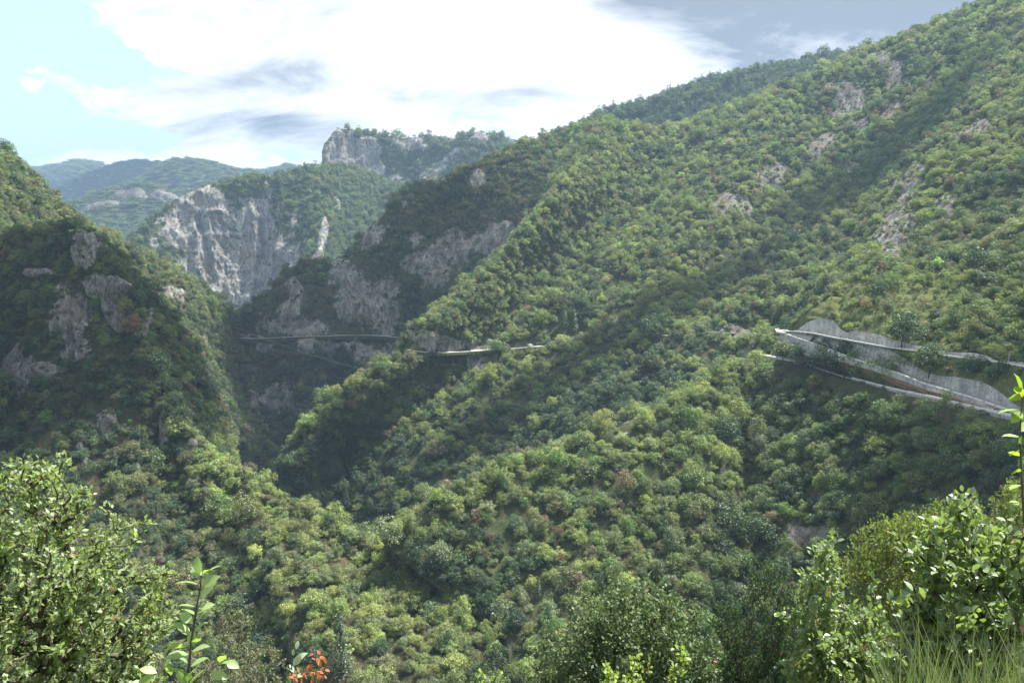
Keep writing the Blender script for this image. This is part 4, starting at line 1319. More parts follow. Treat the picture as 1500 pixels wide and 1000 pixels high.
# near-slope trees must stay below the lower picture edge, where the photograph looks over them
ok &= ~((KE == k_near) & (pj[:, 1] < 1010))
P_, S_, H_, RZ, TI, CI, KI, KE = [a[ok] for a in (P_, S_, H_, RZ, TI, CI, KI, KE)]

# hand-placed trees the photograph singles out: (px of the base, py of the base, surface key or distance, crown px width, kind, colour, label)
HAND = [
    (1207, 540, 455, 38, 0, 'dark', 'dark green tree in front of the stone wall, first right of the buttress'),
    (1238, 545, 441, 46, 0, 'dark', 'dark broad tree in front of the stone wall, second right of the buttress'),
    (1266, 552, 428, 40, 0, 'mid', 'mid-green tree in front of the tall wall, left of the feathery pair'),
    (1290, 558, 412, 40, 0, 'mid', 'low spreading tree at the top of the lowest white parapet'),
    (1312, 554, 396, 40, 0, 'silver', 'thin feathery tree where the parapet of the upper leg is hidden'),
    (1322, 500, 402, 46, 0, 'dark', 'large round dark tree right above the end of the wavy wall'),
    (1362, 540, 372, 52, 0, 'teal', 'largest round tree, hanging over the tall wall between the roads'),
    (1426, 551, 347, 42, 0, 'dark', 'round dark tree below the upper road, left of its twin by the photo edge'),
    (1467, 566, 334, 44, 0, 'dark', 'round dark tree below the upper road nearest the right edge'),
    (1392, 549, 360, 24, 2, 'brown', 'brownish bush between two round trees below the upper road'),
    (1147, 520, 480, 30, 0, 'olive', 'olive tree against the wall just below the hairpin tip'),
    (1166, 528, 474, 26, 0, 'dark', 'small dark tree at the foot of the buttressed wall'),
    (1107, 530, 500, 24, 0, 'lime', 'yellowish tree left of the pale road patch below the hairpin'),
    (1385, 600, 330, 16, 0, 'lime', 'slender young tree standing in front of the lower road leg'),
    (1302, 422, 'rh', 26, 0, 'mid', 'round tree at the upper left brow of the terraced hill'),
    (1283, 432, 'rh', 26, 0, 'dark', 'dark tree left on the brow of the terraced hill'),
    (1440, 420, 'rh', 28, 0, 'dark', 'rounded dark tree below the little red-roofed hut'),
    (1397, 385, 'rh', 20, 0, 'dark', 'dark upright tree on the crest left of the hut'),
    (1428, 392, 'rh', 34, 0, 'dark', 'dark spreading tree immediately left of the red-roofed hut'),
    (1465, 385, 'rh', 20, 0, 'mid', 'small green tree immediately right of the red-roofed hut'),
    (1298, 457, 'rh', 20, 0, 'olive', 'small standalone tree with visible trunk on the dry terraces'),
    (1371, 466, 'rh', 22, 0, 'dark', 'small round bush-like tree in the middle of the dry terraces'),
    (1383, 480, 'rh', 24, 0, 'mid', 'round green tree on the lower dry terraces'),
    (560, 802, 'l6', 42, 0, 'silver', 'pale cool-green tree at the left tip of the middle spur'),
    (512, 782, 'l5', 36, 0, 'silver', 'pale green tree in the dark gully left of the spur tip'),
    (1025, 490, 'l5', 22, 0, 'silver', 'silvery tall tree by the shaded part of the middle road'),
    (1048, 500, 'l5', 22, 0, 'silver', 'silvery round tree beside the taller silvery tree'),
    (828, 480, 'l5', 16, 1, 'dark', 'dark conifer on the sunny slope, left of a close pair'),
    (840, 486, 'l5', 18, 1, 'dark', 'taller dark conifer above the middle road'),
    (500, 985, 'l3', 40, 1, 'dark', 'dark spruce low down in front of the bright green spur'),
    (786, 875, 'l6', 14, 1, 'dark', 'dark narrow conifer on the slope right of the stream gully'),
    (738, 905, 'l3', 40, 0, 'silver', 'pale silvery tree leaning over the stream gully'),
    (1120, 800, 'l6', 44, 0, 'dark', 'round dark tree left of the bare stony patch'),
    (1060, 640, 'l6', 34, 0, 'dark', 'dark tree on the crest below the pale road patch'),
    (350, 500, 'l4', 14, 0, 'dark', 'small dark tree below the left end of the far road'),
    (1025, 640, 'l6', 30, 0, 'mid', 'round green tree on the hairpin spur beside the dark crest tree'),
]
hp, hs, hh_, hk, hc, hl = [], [], [], [], [], []
for px, py, d, wpx, kd, cn, lab in HAND:
    if isinstance(d, str):
        p = pick(d, px, py)
    else:
        p = P(px, py, d)
    wd = wpx / F * project(p)[2]
    hgt = wd * (1.0 if kd == 0 else 0.75)
    if kd == 1:
        wd = wd * 2.4
        hgt = wd
    if 'stone wall,' in lab or 'tall wall, left' in lab:
        hgt = wd * 1.2
    if 'slender' in lab:
        hgt = wd * 2.0
    if kd == 0:
        wd *= 1.18; hgt *= 1.22
    hp.append(p - np.array([0, 0, 0.3 + (0.24 * hgt if kd == 0 else 0)])); hs.append(wd); hh_.append(hgt); hk.append(kd); hc.append(NAMES.index(cn)); hl.append(lab)
# clear scattered trees that crowd a hand-placed one
hpA = np.array(hp)
d2 = np.full(len(P_), 1e9)
for p, s in zip(hpA, hs):
    d = np.linalg.norm(P_ - p, axis=1) / (0.42 * s)
    d2 = np.minimum(d2, d)
# and those standing in front of it
ok = d2 > 1
pjt = project(P_ + np.stack([0 * H_, 0 * H_, H_ * .5], 1))
for p, s in zip(hpA, hs):
    q = project(p + np.array([0, 0, s * .5]))
    rr = s * .4 / q[2] * F
    ok &= ~((np.abs(pjt[:, 0] - q[0]) < rr) & (np.abs(pjt[:, 1] - q[1]) < rr) & (pjt[:, 2] < q[2]) & (pjt[:, 2] > q[2] - 30))
# nothing in front of the walls and roads of the hairpin
zone = (pjt[:, 0] > 1130) & (pjt[:, 0] < 1500) & (KE == list(SURF).index('l6'))
lim = np.interp(pjt[:, 0], [a[0] for a in ROAD3][::-1], [a[1] for a in ROAD3][::-1])
pt = project(P_ + np.stack([0 * H_, 0 * H_, H_], 1))
rsel = np.random.default_rng(33).uniform(0, 1, len(P_))
seg_open = ((pt[:, 0] > 1225) & (pt[:, 0] < 1350)) | ((pt[:, 0] > 1400) & (pt[:, 0] < 1475))
ok &= ~((((pjt[:, 0] - 741) / 13) ** 2 + ((pjt[:, 1] - 948) / 26) ** 2) < 1)
ok &= ~(zone & (pt[:, 1] < lim + 3) & (seg_open | (pt[:, 1] < lim - 10)))
P_, S_, H_, RZ, TI, CI, KI, KE = [a[ok] for a in (P_, S_, H_, RZ, TI, CI, KI, KE)]
nh = len(hp)
P_ = np.vstack([hpA, P_]); S_ = np.concatenate([hs, S_]); H_ = np.concatenate([hh_, H_]); RZ = np.concatenate([rng.uniform(0, 6, nh), RZ]); TI = np.vstack([COLS[hc] * 1.0, TI]); CI = np.concatenate([hc, CI]); KI = np.concatenate([hk, KI]); KE = np.concatenate([np.full(nh, -1), KE])
NTREE = len(P_)

# model index by size in the picture
pz = project(P_ + np.stack([0 * H_, 0 * H_, H_ * 0.5], 1))
appar = S_ / np.maximum(pz[:, 2], 1) * F
r_ = np.random.default_rng(3)
VI = np.zeros(NTREE, int)
for i in range(NTREE):
    a = appar[i]; kd = KI[i]
    if kd == 1:
        L_ = V_CON if a > 14 else V_CONLO
    elif kd == 2:
        L_ = V_BUSH if a > 7 else V_BUSHLO
    else:
        L_ = V_HI if a > 17 else (V_MID if a > 9 else V_LO)
    VI[i] = L_[r_.integers(len(L_))]

# visibility in a coarse depth buffer: hills first, then crowns from near to far
GW, GH = 500, 334
zb = np.full((GH, GW), 1e9)
for k_, S in SURF.items():
    q = project(S['V']).reshape(-1, 3)
    m_ = q[:, 2] > 3
    x = np.round(q[m_, 0] / 3).astype(int); y = np.round(q[m_, 1] / 3).astype(int); z = q[m_, 2]
    for ox in (0, 1):
        for oy in (0, 1):
            xx, yy = x + ox, y + oy
            mm = (xx >= 0) & (xx < GW) & (yy >= 0) & (yy < GH)
            np.minimum.at(zb, (yy[mm], xx[mm]), z[mm])
seen = np.zeros(NTREE)
order = np.argsort(pz[:, 2])
cover = np.zeros((GH, GW), bool)
for i in order[:26000]:
    x0, y0, z0 = pz[i]
    rr = appar[i] / 2 / 3 * 0.85
    xa, xb = int(max(0, x0 / 3 - rr)), int(min(GW, x0 / 3 + rr + 1))
    ya, yb = int(max(0, y0 / 3 - rr)), int(min(GH, y0 / 3 + rr + 1))
    if xb <= xa or yb <= ya:
        continue
    sl = (slice(ya, yb), slice(xa, xb))
    vis = (~cover[sl]) & (zb[sl] > z0 - S_[i])
    seen[i] = vis.sum()
    cover[sl] |= zb[sl] > z0 - S_[i]
cand = np.where((KI != 2))[0]
cand = cand[np.argsort(-seen[cand])]
pick_ids = list(range(nh)) + [i for i in cand if i >= nh and 0 < pz[i, 0] < 1500 and pz[i, 1] < 1000][:262]
indiv = np.zeros(NTREE, bool)
indiv[pick_ids] = True

# ---- labels for the individual trees, from what stands near them
MARKS = [(1150, 490, 'hairpin tip'), (1190, 487, 'car on the hairpin'), (1113, 520, 'pale road patch'), (600, 512, 'bright middle-road bend'), (772, 507, 'white van'),
         (740, 935, 'glimpse of the stream'), (238, 670, 'long pale rock rib'), (130, 360, 'rock at the left spur top'), (160, 430, 'second rock on the left spur'), (405, 585, 'cliff under the far road'), (1175, 780, 'bare stony patch'),
         (905, 640, 'bare scar on the middle crest'), (500, 950, 'dark low spruce'), (560, 790, 'left tip of the middle spur'), (432, 690, 'dark foot of the sunny spur'), (700, 870, 'lower end of the bright spur'), (310, 680, 'shoulder of the left spur'),
         (1235, 550, 'left end of the lowest parapet'), (1470, 605, 'right end of the lowest parapet'), (1235, 170, 'high rock face'), (15, 545, 'cliff at the left edge'), (105, 480, 'leaning cliff of the left spur'), (910, 850, 'big leafy tree at bottom centre'),
         (1210, 790, 'pointed bush at lower right'), (360, 890, 'grey-green tree at lower left'), (1060, 640, 'dark crest tree')]


def where(px, py):
    b = min(MARKS, key=lambda m: math.hypot(m[0] - px, (m[1] - py)))
    dx, dy = px - b[0], py - b[1]
    a = math.degrees(math.atan2(-dy, dx))
    w = ['right of', 'above and right of', 'above', 'above and left of', 'left of', 'below and left of', 'below', 'below and right of'][int(((a + 22.5) % 360) // 45)]
    dist = math.hypot(dx, dy)
    pre = 'just ' if dist < 45 else ('' if dist < 110 else 'well ')
    return pre + w + ' the ' + b[2]


lab_list = {}
for i in pick_ids:
    if i < nh:
        continue
    word = COLWORD[NAMES[CI[i]]] if KI[i] == 0 else 'dark'
    med = np.median(S_[pick_ids])
    sz = 'large' if S_[i] > med * 1.22 else ('small' if S_[i] < med * 0.8 else '')
    shp = 'conifer' if KI[i] == 1 else ('tall tree' if H_[i] / S_[i] > 1.12 else ('spreading tree' if H_[i] / S_[i] < 0.92 else 'tree'))
    lab_list.setdefault(((sz + ' ') if sz else '') + word + ' ' + shp + ' ' + where(pz[i, 0], pz[i, 1]), []).append(i)
LAB = {}
ORD = ['first', 'second', 'third', 'fourth', 'fifth', 'sixth', 'seventh', 'eighth', 'ninth', 'tenth', 'eleventh', 'twelfth']
for lb, ids in lab_list.items():
    lb = lb.replace(' the bright ', ' the ').replace('well ', '') if len(lb.split()) > 12 else lb
    lb = lb.replace('above and ', 'upper ').replace('below and ', 'lower ') if len(lb.split()) > 12 else lb
    if len(ids) == 1:
        LAB[ids[0]] = lb
    elif len(ids) == 2:
        a, b = sorted(ids, key=lambda i: pz[i, 0])
        LAB[a] = lb + ', left one'
        LAB[b] = lb + ', right one'
    else:
        for j, i in enumerate(sorted(ids, key=lambda i: pz[i, 0])):
            LAB[i] = lb + ', ' + ORD[min(j, 11)] + ' from left'
for i in range(nh):
    LAB[i] = hl[i]
inv = {}
for i, lb in LAB.items():
    inv.setdefault(lb, []).append(i)
for lb, ids in inv.items():
    if len(ids) > 1:
        ids = sorted(ids, key=lambda i: pz[i, 2])
        for j, i in enumerate(ids):
            LAB[i] = (' '.join(lb.split()[:14]) + (', nearer one' if j == 0 else ', farther one'))
GRP = {0: 'broadleaf trees of the valley slopes', 1: 'dark conifers among the broadleaf woods', 2: 'bushes by the hairpin walls'}
for i in list(LAB):
    w_ = LAB[i].split()
    while len(w_) > 16 and 'the' in w_:
        w_.remove('the')
    LAB[i] = ' '.join(w_)
for i in pick_ids:
    nm = {0: 'broadleaf_tree', 1: 'conifer_tree', 2: 'bush'}[KI[i]]
    e = empty(nm, tuple(P_[i]), LAB[i], {0: 'tree', 1: 'conifer', 2: 'bush'}[KI[i]], GRP[KI[i]])
    crown, trunk = VAR[VI[i]]
    for n_, me in (('crown', crown), ('trunk', trunk)):
        o = link(n_, me, e)
        o.scale = (S_[i], S_[i], H_[i])
        o.rotation_euler = (0, 0, RZ[i])
        if n_ == 'crown':
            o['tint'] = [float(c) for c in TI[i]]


def gn_forest(name, sel, label, extra=None):
    me = bpy.data.meshes.new(name)
    n = int(sel.sum())
    me.vertices.add(n)
    me.vertices.foreach_set('co', P_[sel].astype(np.float32).ravel())
    for nm, typ, val in (('tint', 'FLOAT_VECTOR', TI[sel]), ('sc', 'FLOAT_VECTOR', np.stack([S_[sel], S_[sel], H_[sel]], 1)), ('rot', 'FLOAT_VECTOR', np.stack([0 * RZ[sel], 0 * RZ[sel], RZ[sel]], 1))):
        at = me.attributes.new(nm, typ, 'POINT')
        at.data.foreach_set('vector', val.astype(np.float32).ravel())
    at = me.attributes.new('idx', 'INT', 'POINT')
    at.data.foreach_set('value', VI[sel].astype(np.int32))
    o = link(name, me, kind='stuff', label=label)
    ng = bpy.data.node_groups.new(name + '_nodes', 'GeometryNodeTree')
    ng.interface.new_socket('Geometry', in_out='INPUT', socket_type='NodeSocketGeometry')
    ng.interface.new_socket('Geometry', in_out='OUTPUT', socket_type='NodeSocketGeometry')
    A = NT(ng)
    gi = A.n('NodeGroupInput'); go = A.n('NodeGroupOutput')
    ci_ = A.n('GeometryNodeCollectionInfo')
    ci_.inputs['Collection'].default_value = SRC
    ci_.inputs['Separate Children'].default_value = True
    ci_.inputs['Reset Children'].default_value = True
    def attr(nm, typ):
        nd = A.n('GeometryNodeInputNamedAttribute', data_type=typ)
        nd.inputs['Name'].default_value = nm
        return [s for s in nd.outputs if s.enabled and s.name == 'Attribute'][0]
    ip = A.n('GeometryNodeInstanceOnPoints')
    ip.inputs['Pick Instance'].default_value = True
    L = ng.links.new
    L(gi.outputs[0], ip.inputs['Points'])
    L(ci_.outputs[0], ip.inputs['Instance'])
    L(attr('idx', 'INT'), ip.inputs['Instance Index'])
    L(attr('rot', 'FLOAT_VECTOR'), ip.inputs['Rotation'])
    L(attr('sc', 'FLOAT_VECTOR'), ip.inputs['Scale'])
    L(ip.outputs[0], go.inputs[0])
    md = o.modifiers.new('forest', 'NODES')
    md.node_group = ng
    return o


rest = ~indiv
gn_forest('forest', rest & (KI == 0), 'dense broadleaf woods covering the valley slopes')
gn_forest('conifer_wood', rest & (KI == 1), 'dark conifers along the skyline ridge')
gn_forest('scrub', rest & (KI == 2), 'low scrub on rocks, terraces and gaps in the woods')

# ------------------------------------------------------------------ near plants with real twigs and leaves
LEAF_T = np.array([[0, 0, 0], [0.20, 0.22, 0.045], [0.30, 0.48, 0.06], [0.19, 0.78, 0.02], [0, 1.0, -0.10], [-0.19, 0.78, 0.02], [-0.30, 0.48, 0.06], [-0.20, 0.22, 0.045], [0, 0.25, 0.0], [0, 0.52, -0.005], [0, 0.80, -0.035]])
LEAF_F = [(0, 1, 8, 8), (0, 8, 7, 7), (1, 2, 9, 8), (8, 9, 6, 7), (2, 3, 10, 9), (9, 10, 5, 6), (3, 4, 10, 10), (10, 4, 5, 5)]
LEAF_S = np.array([[0, 0, 0], [0.27, 0.45, 0.07], [0, 1.0, -0.06], [-0.27, 0.45, 0.07]])   # small folded leaf


def leaf_mesh_single(name, mat):
    me = bpy.data.meshes.new(name)
    me.from_pydata(LEAF_T.tolist(), [], [tuple(dict.fromkeys(q)) for q in LEAF_F])
    me.polygons.foreach_set('use_smooth', np.ones(len(me.polygons), bool))
    me.materials.append(mat)
    return me


def frames(dirs, r, tilt=0.5):
    """leaf frames: y along dirs, z roughly upward"""
    n = len(dirs)
    y = dirs / (np.linalg.norm(dirs, axis=1, keepdims=True) + 1e-9)
    z = np.tile([0, 0, 1.0], (n, 1)) + r.normal(0, tilt, (n, 3))
    z = z - (z * y).sum(1, keepdims=True) * y
    z /= np.linalg.norm(z, axis=1, keepdims=True) + 1e-9
    x = np.cross(y, z)
    return np.stack([x, y, z], 1)     # rows are axes


def leaves_joined(name, pos, fr, size, mat, small=True):
    Tm = LEAF_S if small else LEAF_T
    v = np.einsum('kj,njl->nkl', Tm, fr) * size[:, None, None] + pos[:, None, :]
    n, k_ = len(pos), len(Tm)
    if small:
        f = np.arange(n * k_).reshape(n, k_)
        return mesh_from(name, v.reshape(-1, 3), f, mat, smooth=False)
    tri = []
    for q in LEAF_F:
        tri.append(q[:3])
        if q[3] != q[2]:
            tri.append((q[0], q[2], q[3]))
    tri = np.array(tri)
    f = (tri[None] + (np.arange(n) * k_)[:, None, None]).reshape(-1, 3)
    return mesh_from(name, v.reshape(-1, 3), f, mat, smooth=True)


def grow(base, targets, r, r0, rmin, wig=0.06, trunk=None, pull=0.25):
    """joins scattered twig ends to one stem by nearest-branch growth; returns nodes, parents, radii, tip flags"""
    nodes = [np.array(base, float)]
    par = [-1]
    plen = [0.0]
    if trunk is not None:
        for q in trunk:
            nodes.append(np.array(q, float)); par.append(len(nodes) - 2)
            plen.append(plen[-1] + np.linalg.norm(nodes[-1] - nodes[-2]))
    order = np.argsort(np.linalg.norm(targets - nodes[-1], axis=1))
    tips = []
    cap = len(targets) * 4 + len(nodes) + 5
    NA = np.zeros((cap, 3)); NA[:len(nodes)] = nodes
    PL = np.zeros(cap); PL[:len(nodes)] = plen
    cnt = len(nodes)
    for ti in order:
        t = targets[ti]
        d = np.linalg.norm(NA[:cnt] - t, axis=1)
        lo_ = 1 if trunk is not None else 0
        sc_ = d + pull * PL[:cnt] + np.where(NA[:cnt, 2] > t[2], 0.35 * d, 0)
        j = lo_ + int(np.argmin(sc_[lo_:]))
        L = d[j]
        k_ = 3 if L > 4 * wig else 2
        prev = j
        a = NA[j].copy()
        for s in range(1, k_ + 1):
            f = s / k_
            p = a * (1 - f) + t * f
            if s < k_:
                p = p + r.normal(0, wig * 0.35 * min(1, L), 3) + np.array([0, 0, -0.10 * L * math.sin(math.pi * f)])
            NA[cnt] = p
            PL[cnt] = PL[prev] + L / k_
            par.append(prev)
            prev = cnt
            cnt += 1
        tips.append(prev)
    par = np.array(par[:cnt])
    w = np.zeros(cnt)
    w[tips] = 1
    for i in range(cnt - 1, 0, -1):
        w[par[i]] += w[i]
    rad = rmin + (r0 - rmin) * np.sqrt(w / w.max())
    rad = np.where(w <= 1, rmin, rad)
    return NA[:cnt], par, rad, tips


def branch_mesh(NA, par, rad, mat, name='branches', sides=5):
    n = len(NA)
    ch = np.arange(1, n)
    a, b = NA[par[ch]], NA[ch]
    d = b - a
    L = np.linalg.norm(d, axis=1)
    ok_ = L > 1e-4
    a, b, d, L, c_ = a[ok_], b[ok_], d[ok_], L[ok_], ch[ok_]
    d = d / L[:, None]
    ref = np.where(np.abs(d[:, 2:3]) < 0.9, np.array([[0, 0, 1.0]]), np.array([[1.0, 0, 0]]))
    u = np.cross(d, ref); u /= np.linalg.norm(u, axis=1, keepdims=True)
    w = np.cross(d, u)
    t = np.arange(sides) * 2 * math.pi / sides
    ring = np.cos(t)[None, :, None] * u[:, None] + np.sin(t)[None, :, None] * w[:, None]
    ra = np.minimum(rad[par[c_]], rad[c_] * 1.6)
    va = a[:, None] + ring * ra[:, None, None]
    vb = b[:, None] + ring * rad[c_][:, None, None]
    m_ = len(a)
    v = np.concatenate([va, vb], 1).reshape(-1, 3)
    i = np.arange(sides)
    q = np.stack([i, (i + 1) % sides, sides + (i + 1) % sides, sides + i], 1)
    f = (q[None] + (np.arange(m_) * 2 * sides)[:, None, None]).reshape(-1, 4)
    return mesh_from(name, v, f, mat, smooth=True)


def blob_targets(blobs, n, r):
    """blobs: (px, py, rx, ry, d, depth) ellipsoids given as seen in the photograph"""
    w = np.array([b[2] * b[3] for b in blobs], float)
    w /= w.sum()
    out = []
    for b, k_ in zip(blobs, r.multinomial(n, w)):
        px, py, rx, ry, d, dep = b
        q = r.normal(0, 1, (k_, 3))
        q /= np.linalg.norm(q, axis=1, keepdims=True)
        q *= r.uniform(0, 1, (k_, 1)) ** 0.42
        for s in q:
            out.append(P(px + s[0] * rx, py + s[1] * ry, d + s[2] * dep))
    return np.array(out)


def plant(name, label, cat, base, blobs, ntip, leaf, per, m_leaf, m_bark, r0, rmin, seed, twig=0.25, trunk=None, single=0, small=True, up_=0.35, wig=0.1, group=None, extra=None, leaf_label=None, tilt=0.6, spread=0.35):
    r = np.random.default_rng(seed)
    base = np.array(base, float)
    tg = blob_targets(blobs, ntip, r)
    if extra is not None:
        tg = np.vstack([tg, extra])
    NA, par, rad, tips = grow(base, tg, r, r0, rmin, wig, trunk)
    e = empty(name, tuple(base), label, cat, group)
    link('branches', branch_mesh(NA - base, par, rad, m_bark), e)
    tips = np.array(tips)
    tp, pp_ = NA[tips], NA[par[tips]]
    dr = tp - pp_
    dr /= np.linalg.norm(dr, axis=1, keepdims=True) + 1e-9
    n = len(tips)
    k_ = per
    f = r.uniform(0, 1, (n, k_))
    pos = tp[:, None] - dr[:, None] * (f[..., None] * twig) + r.normal(0, leaf * spread, (n, k_, 3))
    ld = dr[:, None] * 0.7 + r.normal(0, 0.65, (n, k_, 3)) + np.array([0, 0, up_])
    pos = pos.reshape(-1, 3); ld = ld.reshape(-1, 3)
    size = leaf * r.uniform(0.55, 1.25, len(pos))
    fr = frames(ld, r, tilt)
    idx_s = np.array([], int)
    if single:
        pr = project(pos)
        inside = (pr[:, 0] > 0) & (pr[:, 0] < 1500) & (pr[:, 1] > 0) & (pr[:, 1] < 1000)
        o = np.argsort(np.where(inside, pos[:, 1] / size, 1e9))
        idx_s = o[:single]
        me = leaf_mesh_single('leaf', m_leaf)
        for i in idx_s:
            ob = link('leaf', me, e)
            M = Matrix([[*(fr[i, :, 0])], [*(fr[i, :, 1])], [*(fr[i, :, 2])]]).to_4x4()
            s = float(size[i])
            ob.matrix_local = Matrix.Translation(Vector(pos[i] - base)) @ M @ Matrix.Scale(s, 4)
    m_ = np.ones(len(pos), bool)
    m_[idx_s] = False
    if m_.sum():
        ob = link('leaves', leaves_joined('leaves', (pos - base)[m_], fr[m_], size[m_], m_leaf, small), e)
        ob['kind'] = 'stuff'
    return e


ML_OAK = near_leaf_mat('oak leaf', (0.27, 0.34, 0.12), (0.14, 0.20, 0.08), 0.5, 0.09, 0.32)
ML_SHOOT = near_leaf_mat('young shoot leaf', (0.30, 0.40, 0.10), (0.18, 0.28, 0.09), 0.55, 0.13, 0.28)
ML_RED = near_leaf_mat('withered red leaf', (0.42, 0.13, 0.045), (0.30, 0.07, 0.03), 0.4, 0.05, 0.5)
ML_PALE = near_leaf_mat('pale silvery leaf', (0.30, 0.38, 0.24), (0.20, 0.28, 0.14), 0.35, 0.1, 0.4)
ML_GREY = near_leaf_mat('grey green leaf', (0.155, 0.175, 0.075), (0.10, 0.13, 0.06), 0.3, 0.06, 0.4)
ML_MAPLE = near_leaf_mat('deep green leaf', (0.12, 0.175, 0.055), (0.07, 0.115, 0.045), 0.3, 0.06, 0.38)
ML_DARK = near_leaf_mat('feathery dark leaf', (0.055, 0.100, 0.030), (0.035, 0.072, 0.024), 0.3, 0.04, 0.4)
ML_BROOM = near_leaf_mat('olive broom leaf', (0.19, 0.235, 0.06), (0.14, 0.19, 0.05), 0.4, 0.03, 0.5)
ML_ASH = near_leaf_mat('glossy bush leaf', (0.23, 0.30, 0.09), (0.12, 0.185, 0.07), 0.5, 0.13, 0.28)
ML_LIME = near_leaf_mat('yellow green leaf', (0.27, 0.37, 0.05), (0.20, 0.30, 0.05), 0.5, 0.08, 0.35)
ML_GRASS = near_leaf_mat('grass blade', (0.10, 0.16, 0.045), (0.19, 0.21, 0.09), 0.35, 0.05, 0.45)

# the big oak-like tree at the lower left
gz = ground_near(-6.6, 9.6)
plant('broadleaf_tree', 'big oak-like tree with dense small leaves filling the lower left corner', 'tree', (-6.6, 9.6, gz), [
    (45, 700, 62, 34, 9.3, 0.8), (20, 770, 70, 60, 9.2, 1.0), (95, 735, 45, 28, 9.4, 0.6), (150, 805, 70, 48, 9.2, 0.8), (215, 845, 44, 22, 9.2, 0.5), (70, 850, 110, 70, 9.0, 1.2),
    (160, 900, 95, 60, 9.0, 1.1), (40, 950, 110, 80, 8.8, 1.3), (160, 985, 95, 60, 8.8, 1.1), (-60, 880, 90, 150, 9.0, 1.2), (100, 1060, 170, 70, 8.7, 1.2), (230, 905, 28, 40, 9.2, 0.5), (215, 975, 28, 40, 9.2, 0.5)],
      1600, 0.080, 14, ML_OAK, M_BARK, 0.17, 0.004, 21, twig=0.26, trunk=[(-6.4, 9.5, gz + 1.6), (-6.1, 9.4, gz + 2.8)], wig=0.12,
      extra=np.array([P(*q) for q in ((88, 662, 9.2), (40, 668, 9.3), (30, 678, 9.1), (92, 678, 9.2), (70, 690, 9.2), (125, 712, 9.3), (128, 722, 9.3), (115, 722, 9.3), (152, 742, 9.2), (158, 748, 9.2), (190, 758, 9.2), (215, 762, 9.2), (222, 768, 9.2), (200, 765, 9.2), (255, 838, 9.2), (265, 842, 9.2), (240, 832, 9.2), (180, 768, 9.2), (60, 672, 9.2), (15, 690, 9.2))]))

# grey-green small tree behind it
gz = ground_near(-10.3, 28)
plant('small_tree', 'grey-green small tree with fine foliage standing beside the tall leafy shoot', 'tree', (-10.3, 28, gz), [
    (345, 915, 30, 34, 28, 0.8), (365, 960, 48, 40, 28, 1.0), (335, 985, 55, 45, 28, 1.1), (400, 990, 28, 45, 28, 0.8), (340, 895, 16, 16, 28, 0.5), (350, 1050, 80, 50, 28, 1.2)],
      620, 0.10, 13, ML_GREY, M_BARK_GREY, 0.09, 0.006, 22, twig=0.4, wig=0.2, up_=0.8)

# big leafy tree at bottom centre
gz = ground_near(5.6, 40)
plant('broadleaf_tree', 'big deep green leafy tree rising at the bottom centre of the view', 'tree', (6.0, 41, gz), [
    (925, 872, 52, 28, 41, 1.6), (880, 905, 60, 38, 41, 1.8), (985, 900, 50, 36, 41, 1.6), (930, 930, 95, 45, 40, 2.2), (850, 950, 62, 45, 40, 1.8), (1000, 965, 62, 50, 40, 1.9), (920, 1000, 150, 50, 39.5, 2.2), (830, 1000, 60, 40, 39.5, 1.6), (1040, 985, 20, 30, 40, 0.9)],
      1350, 0.25, 13, ML_MAPLE, M_BARK, 0.20, 0.012, 23, twig=0.75, wig=0.4, spread=0.8)

# feathery dark trees to its right
for k_, (bx, bl, lab_) in enumerate(((13.3, [(1125, 860, 38, 45, 42, 1.2), (1110, 930, 55, 60, 42, 1.5), (1150, 900, 30, 70, 42, 1.0), (1100, 990, 60, 50, 42, 1.4), (1140, 975, 45, 60, 42, 1.2)], 'dark feathery tree with upright branches left of the pointed bush'),
                                      (11.9, [(1062, 905, 22, 34, 43, 0.8), (1070, 960, 34, 50, 43, 1.0), (1080, 1010, 40, 40, 43, 1.0)], 'smaller dark feathery tree between the big leafy tree and its taller neighbour'))):
    gz = ground_near(bx, 42)
    plant('feathery_tree', lab_, 'tree', (bx, 42.5, gz), bl, 620 if k_ == 0 else 300, 0.19, 12, ML_DARK, M_BARK, 0.13, 0.012, 24 + k_, twig=0.8, wig=0.3, up_=1.3, spread=0.7)

# olive, broom-like shrubs
for k_, (d_, bx, bl, nt, lab_) in enumerate((
        (27, 14.3, [(1300, 790, 55, 30, 27, 1.0), (1260, 830, 40, 30, 27, 1.0), (1340, 770, 60, 24, 27, 1.0), (1330, 830, 80, 45, 27, 1.3), (1290, 880, 60, 40, 27, 1.0)], 640, 'olive-green feathery shrub behind the pointed bush'),
        (31, 19.5, [(1400, 748, 45, 22, 31, 1.1), (1370, 790, 50, 35, 31, 1.2), (1430, 790, 50, 40, 31, 1.2), (1400, 850, 70, 50, 31, 1.2)], 560, 'olive-green feathery shrub behind the large arching bush'),
        (36, 25.0, [(1485, 722, 36, 28, 36, 1.1), (1470, 770, 40, 40, 36, 1.2), (1510, 780, 40, 60, 36, 1.2)], 380, 'green feathery shrub near the right edge above the arching bush'))):
    gz = ground_near(bx, d_)
    plant('feathery_shrub', lab_, 'shrub', (bx, d_, gz), bl, nt, 0.15, 12, ML_BROOM, M_BARK_GREY, 0.08, 0.008, 30 + k_, twig=0.55, wig=0.25, up_=0.9, spread=0.7, group='feathery shrubs on the near slope')

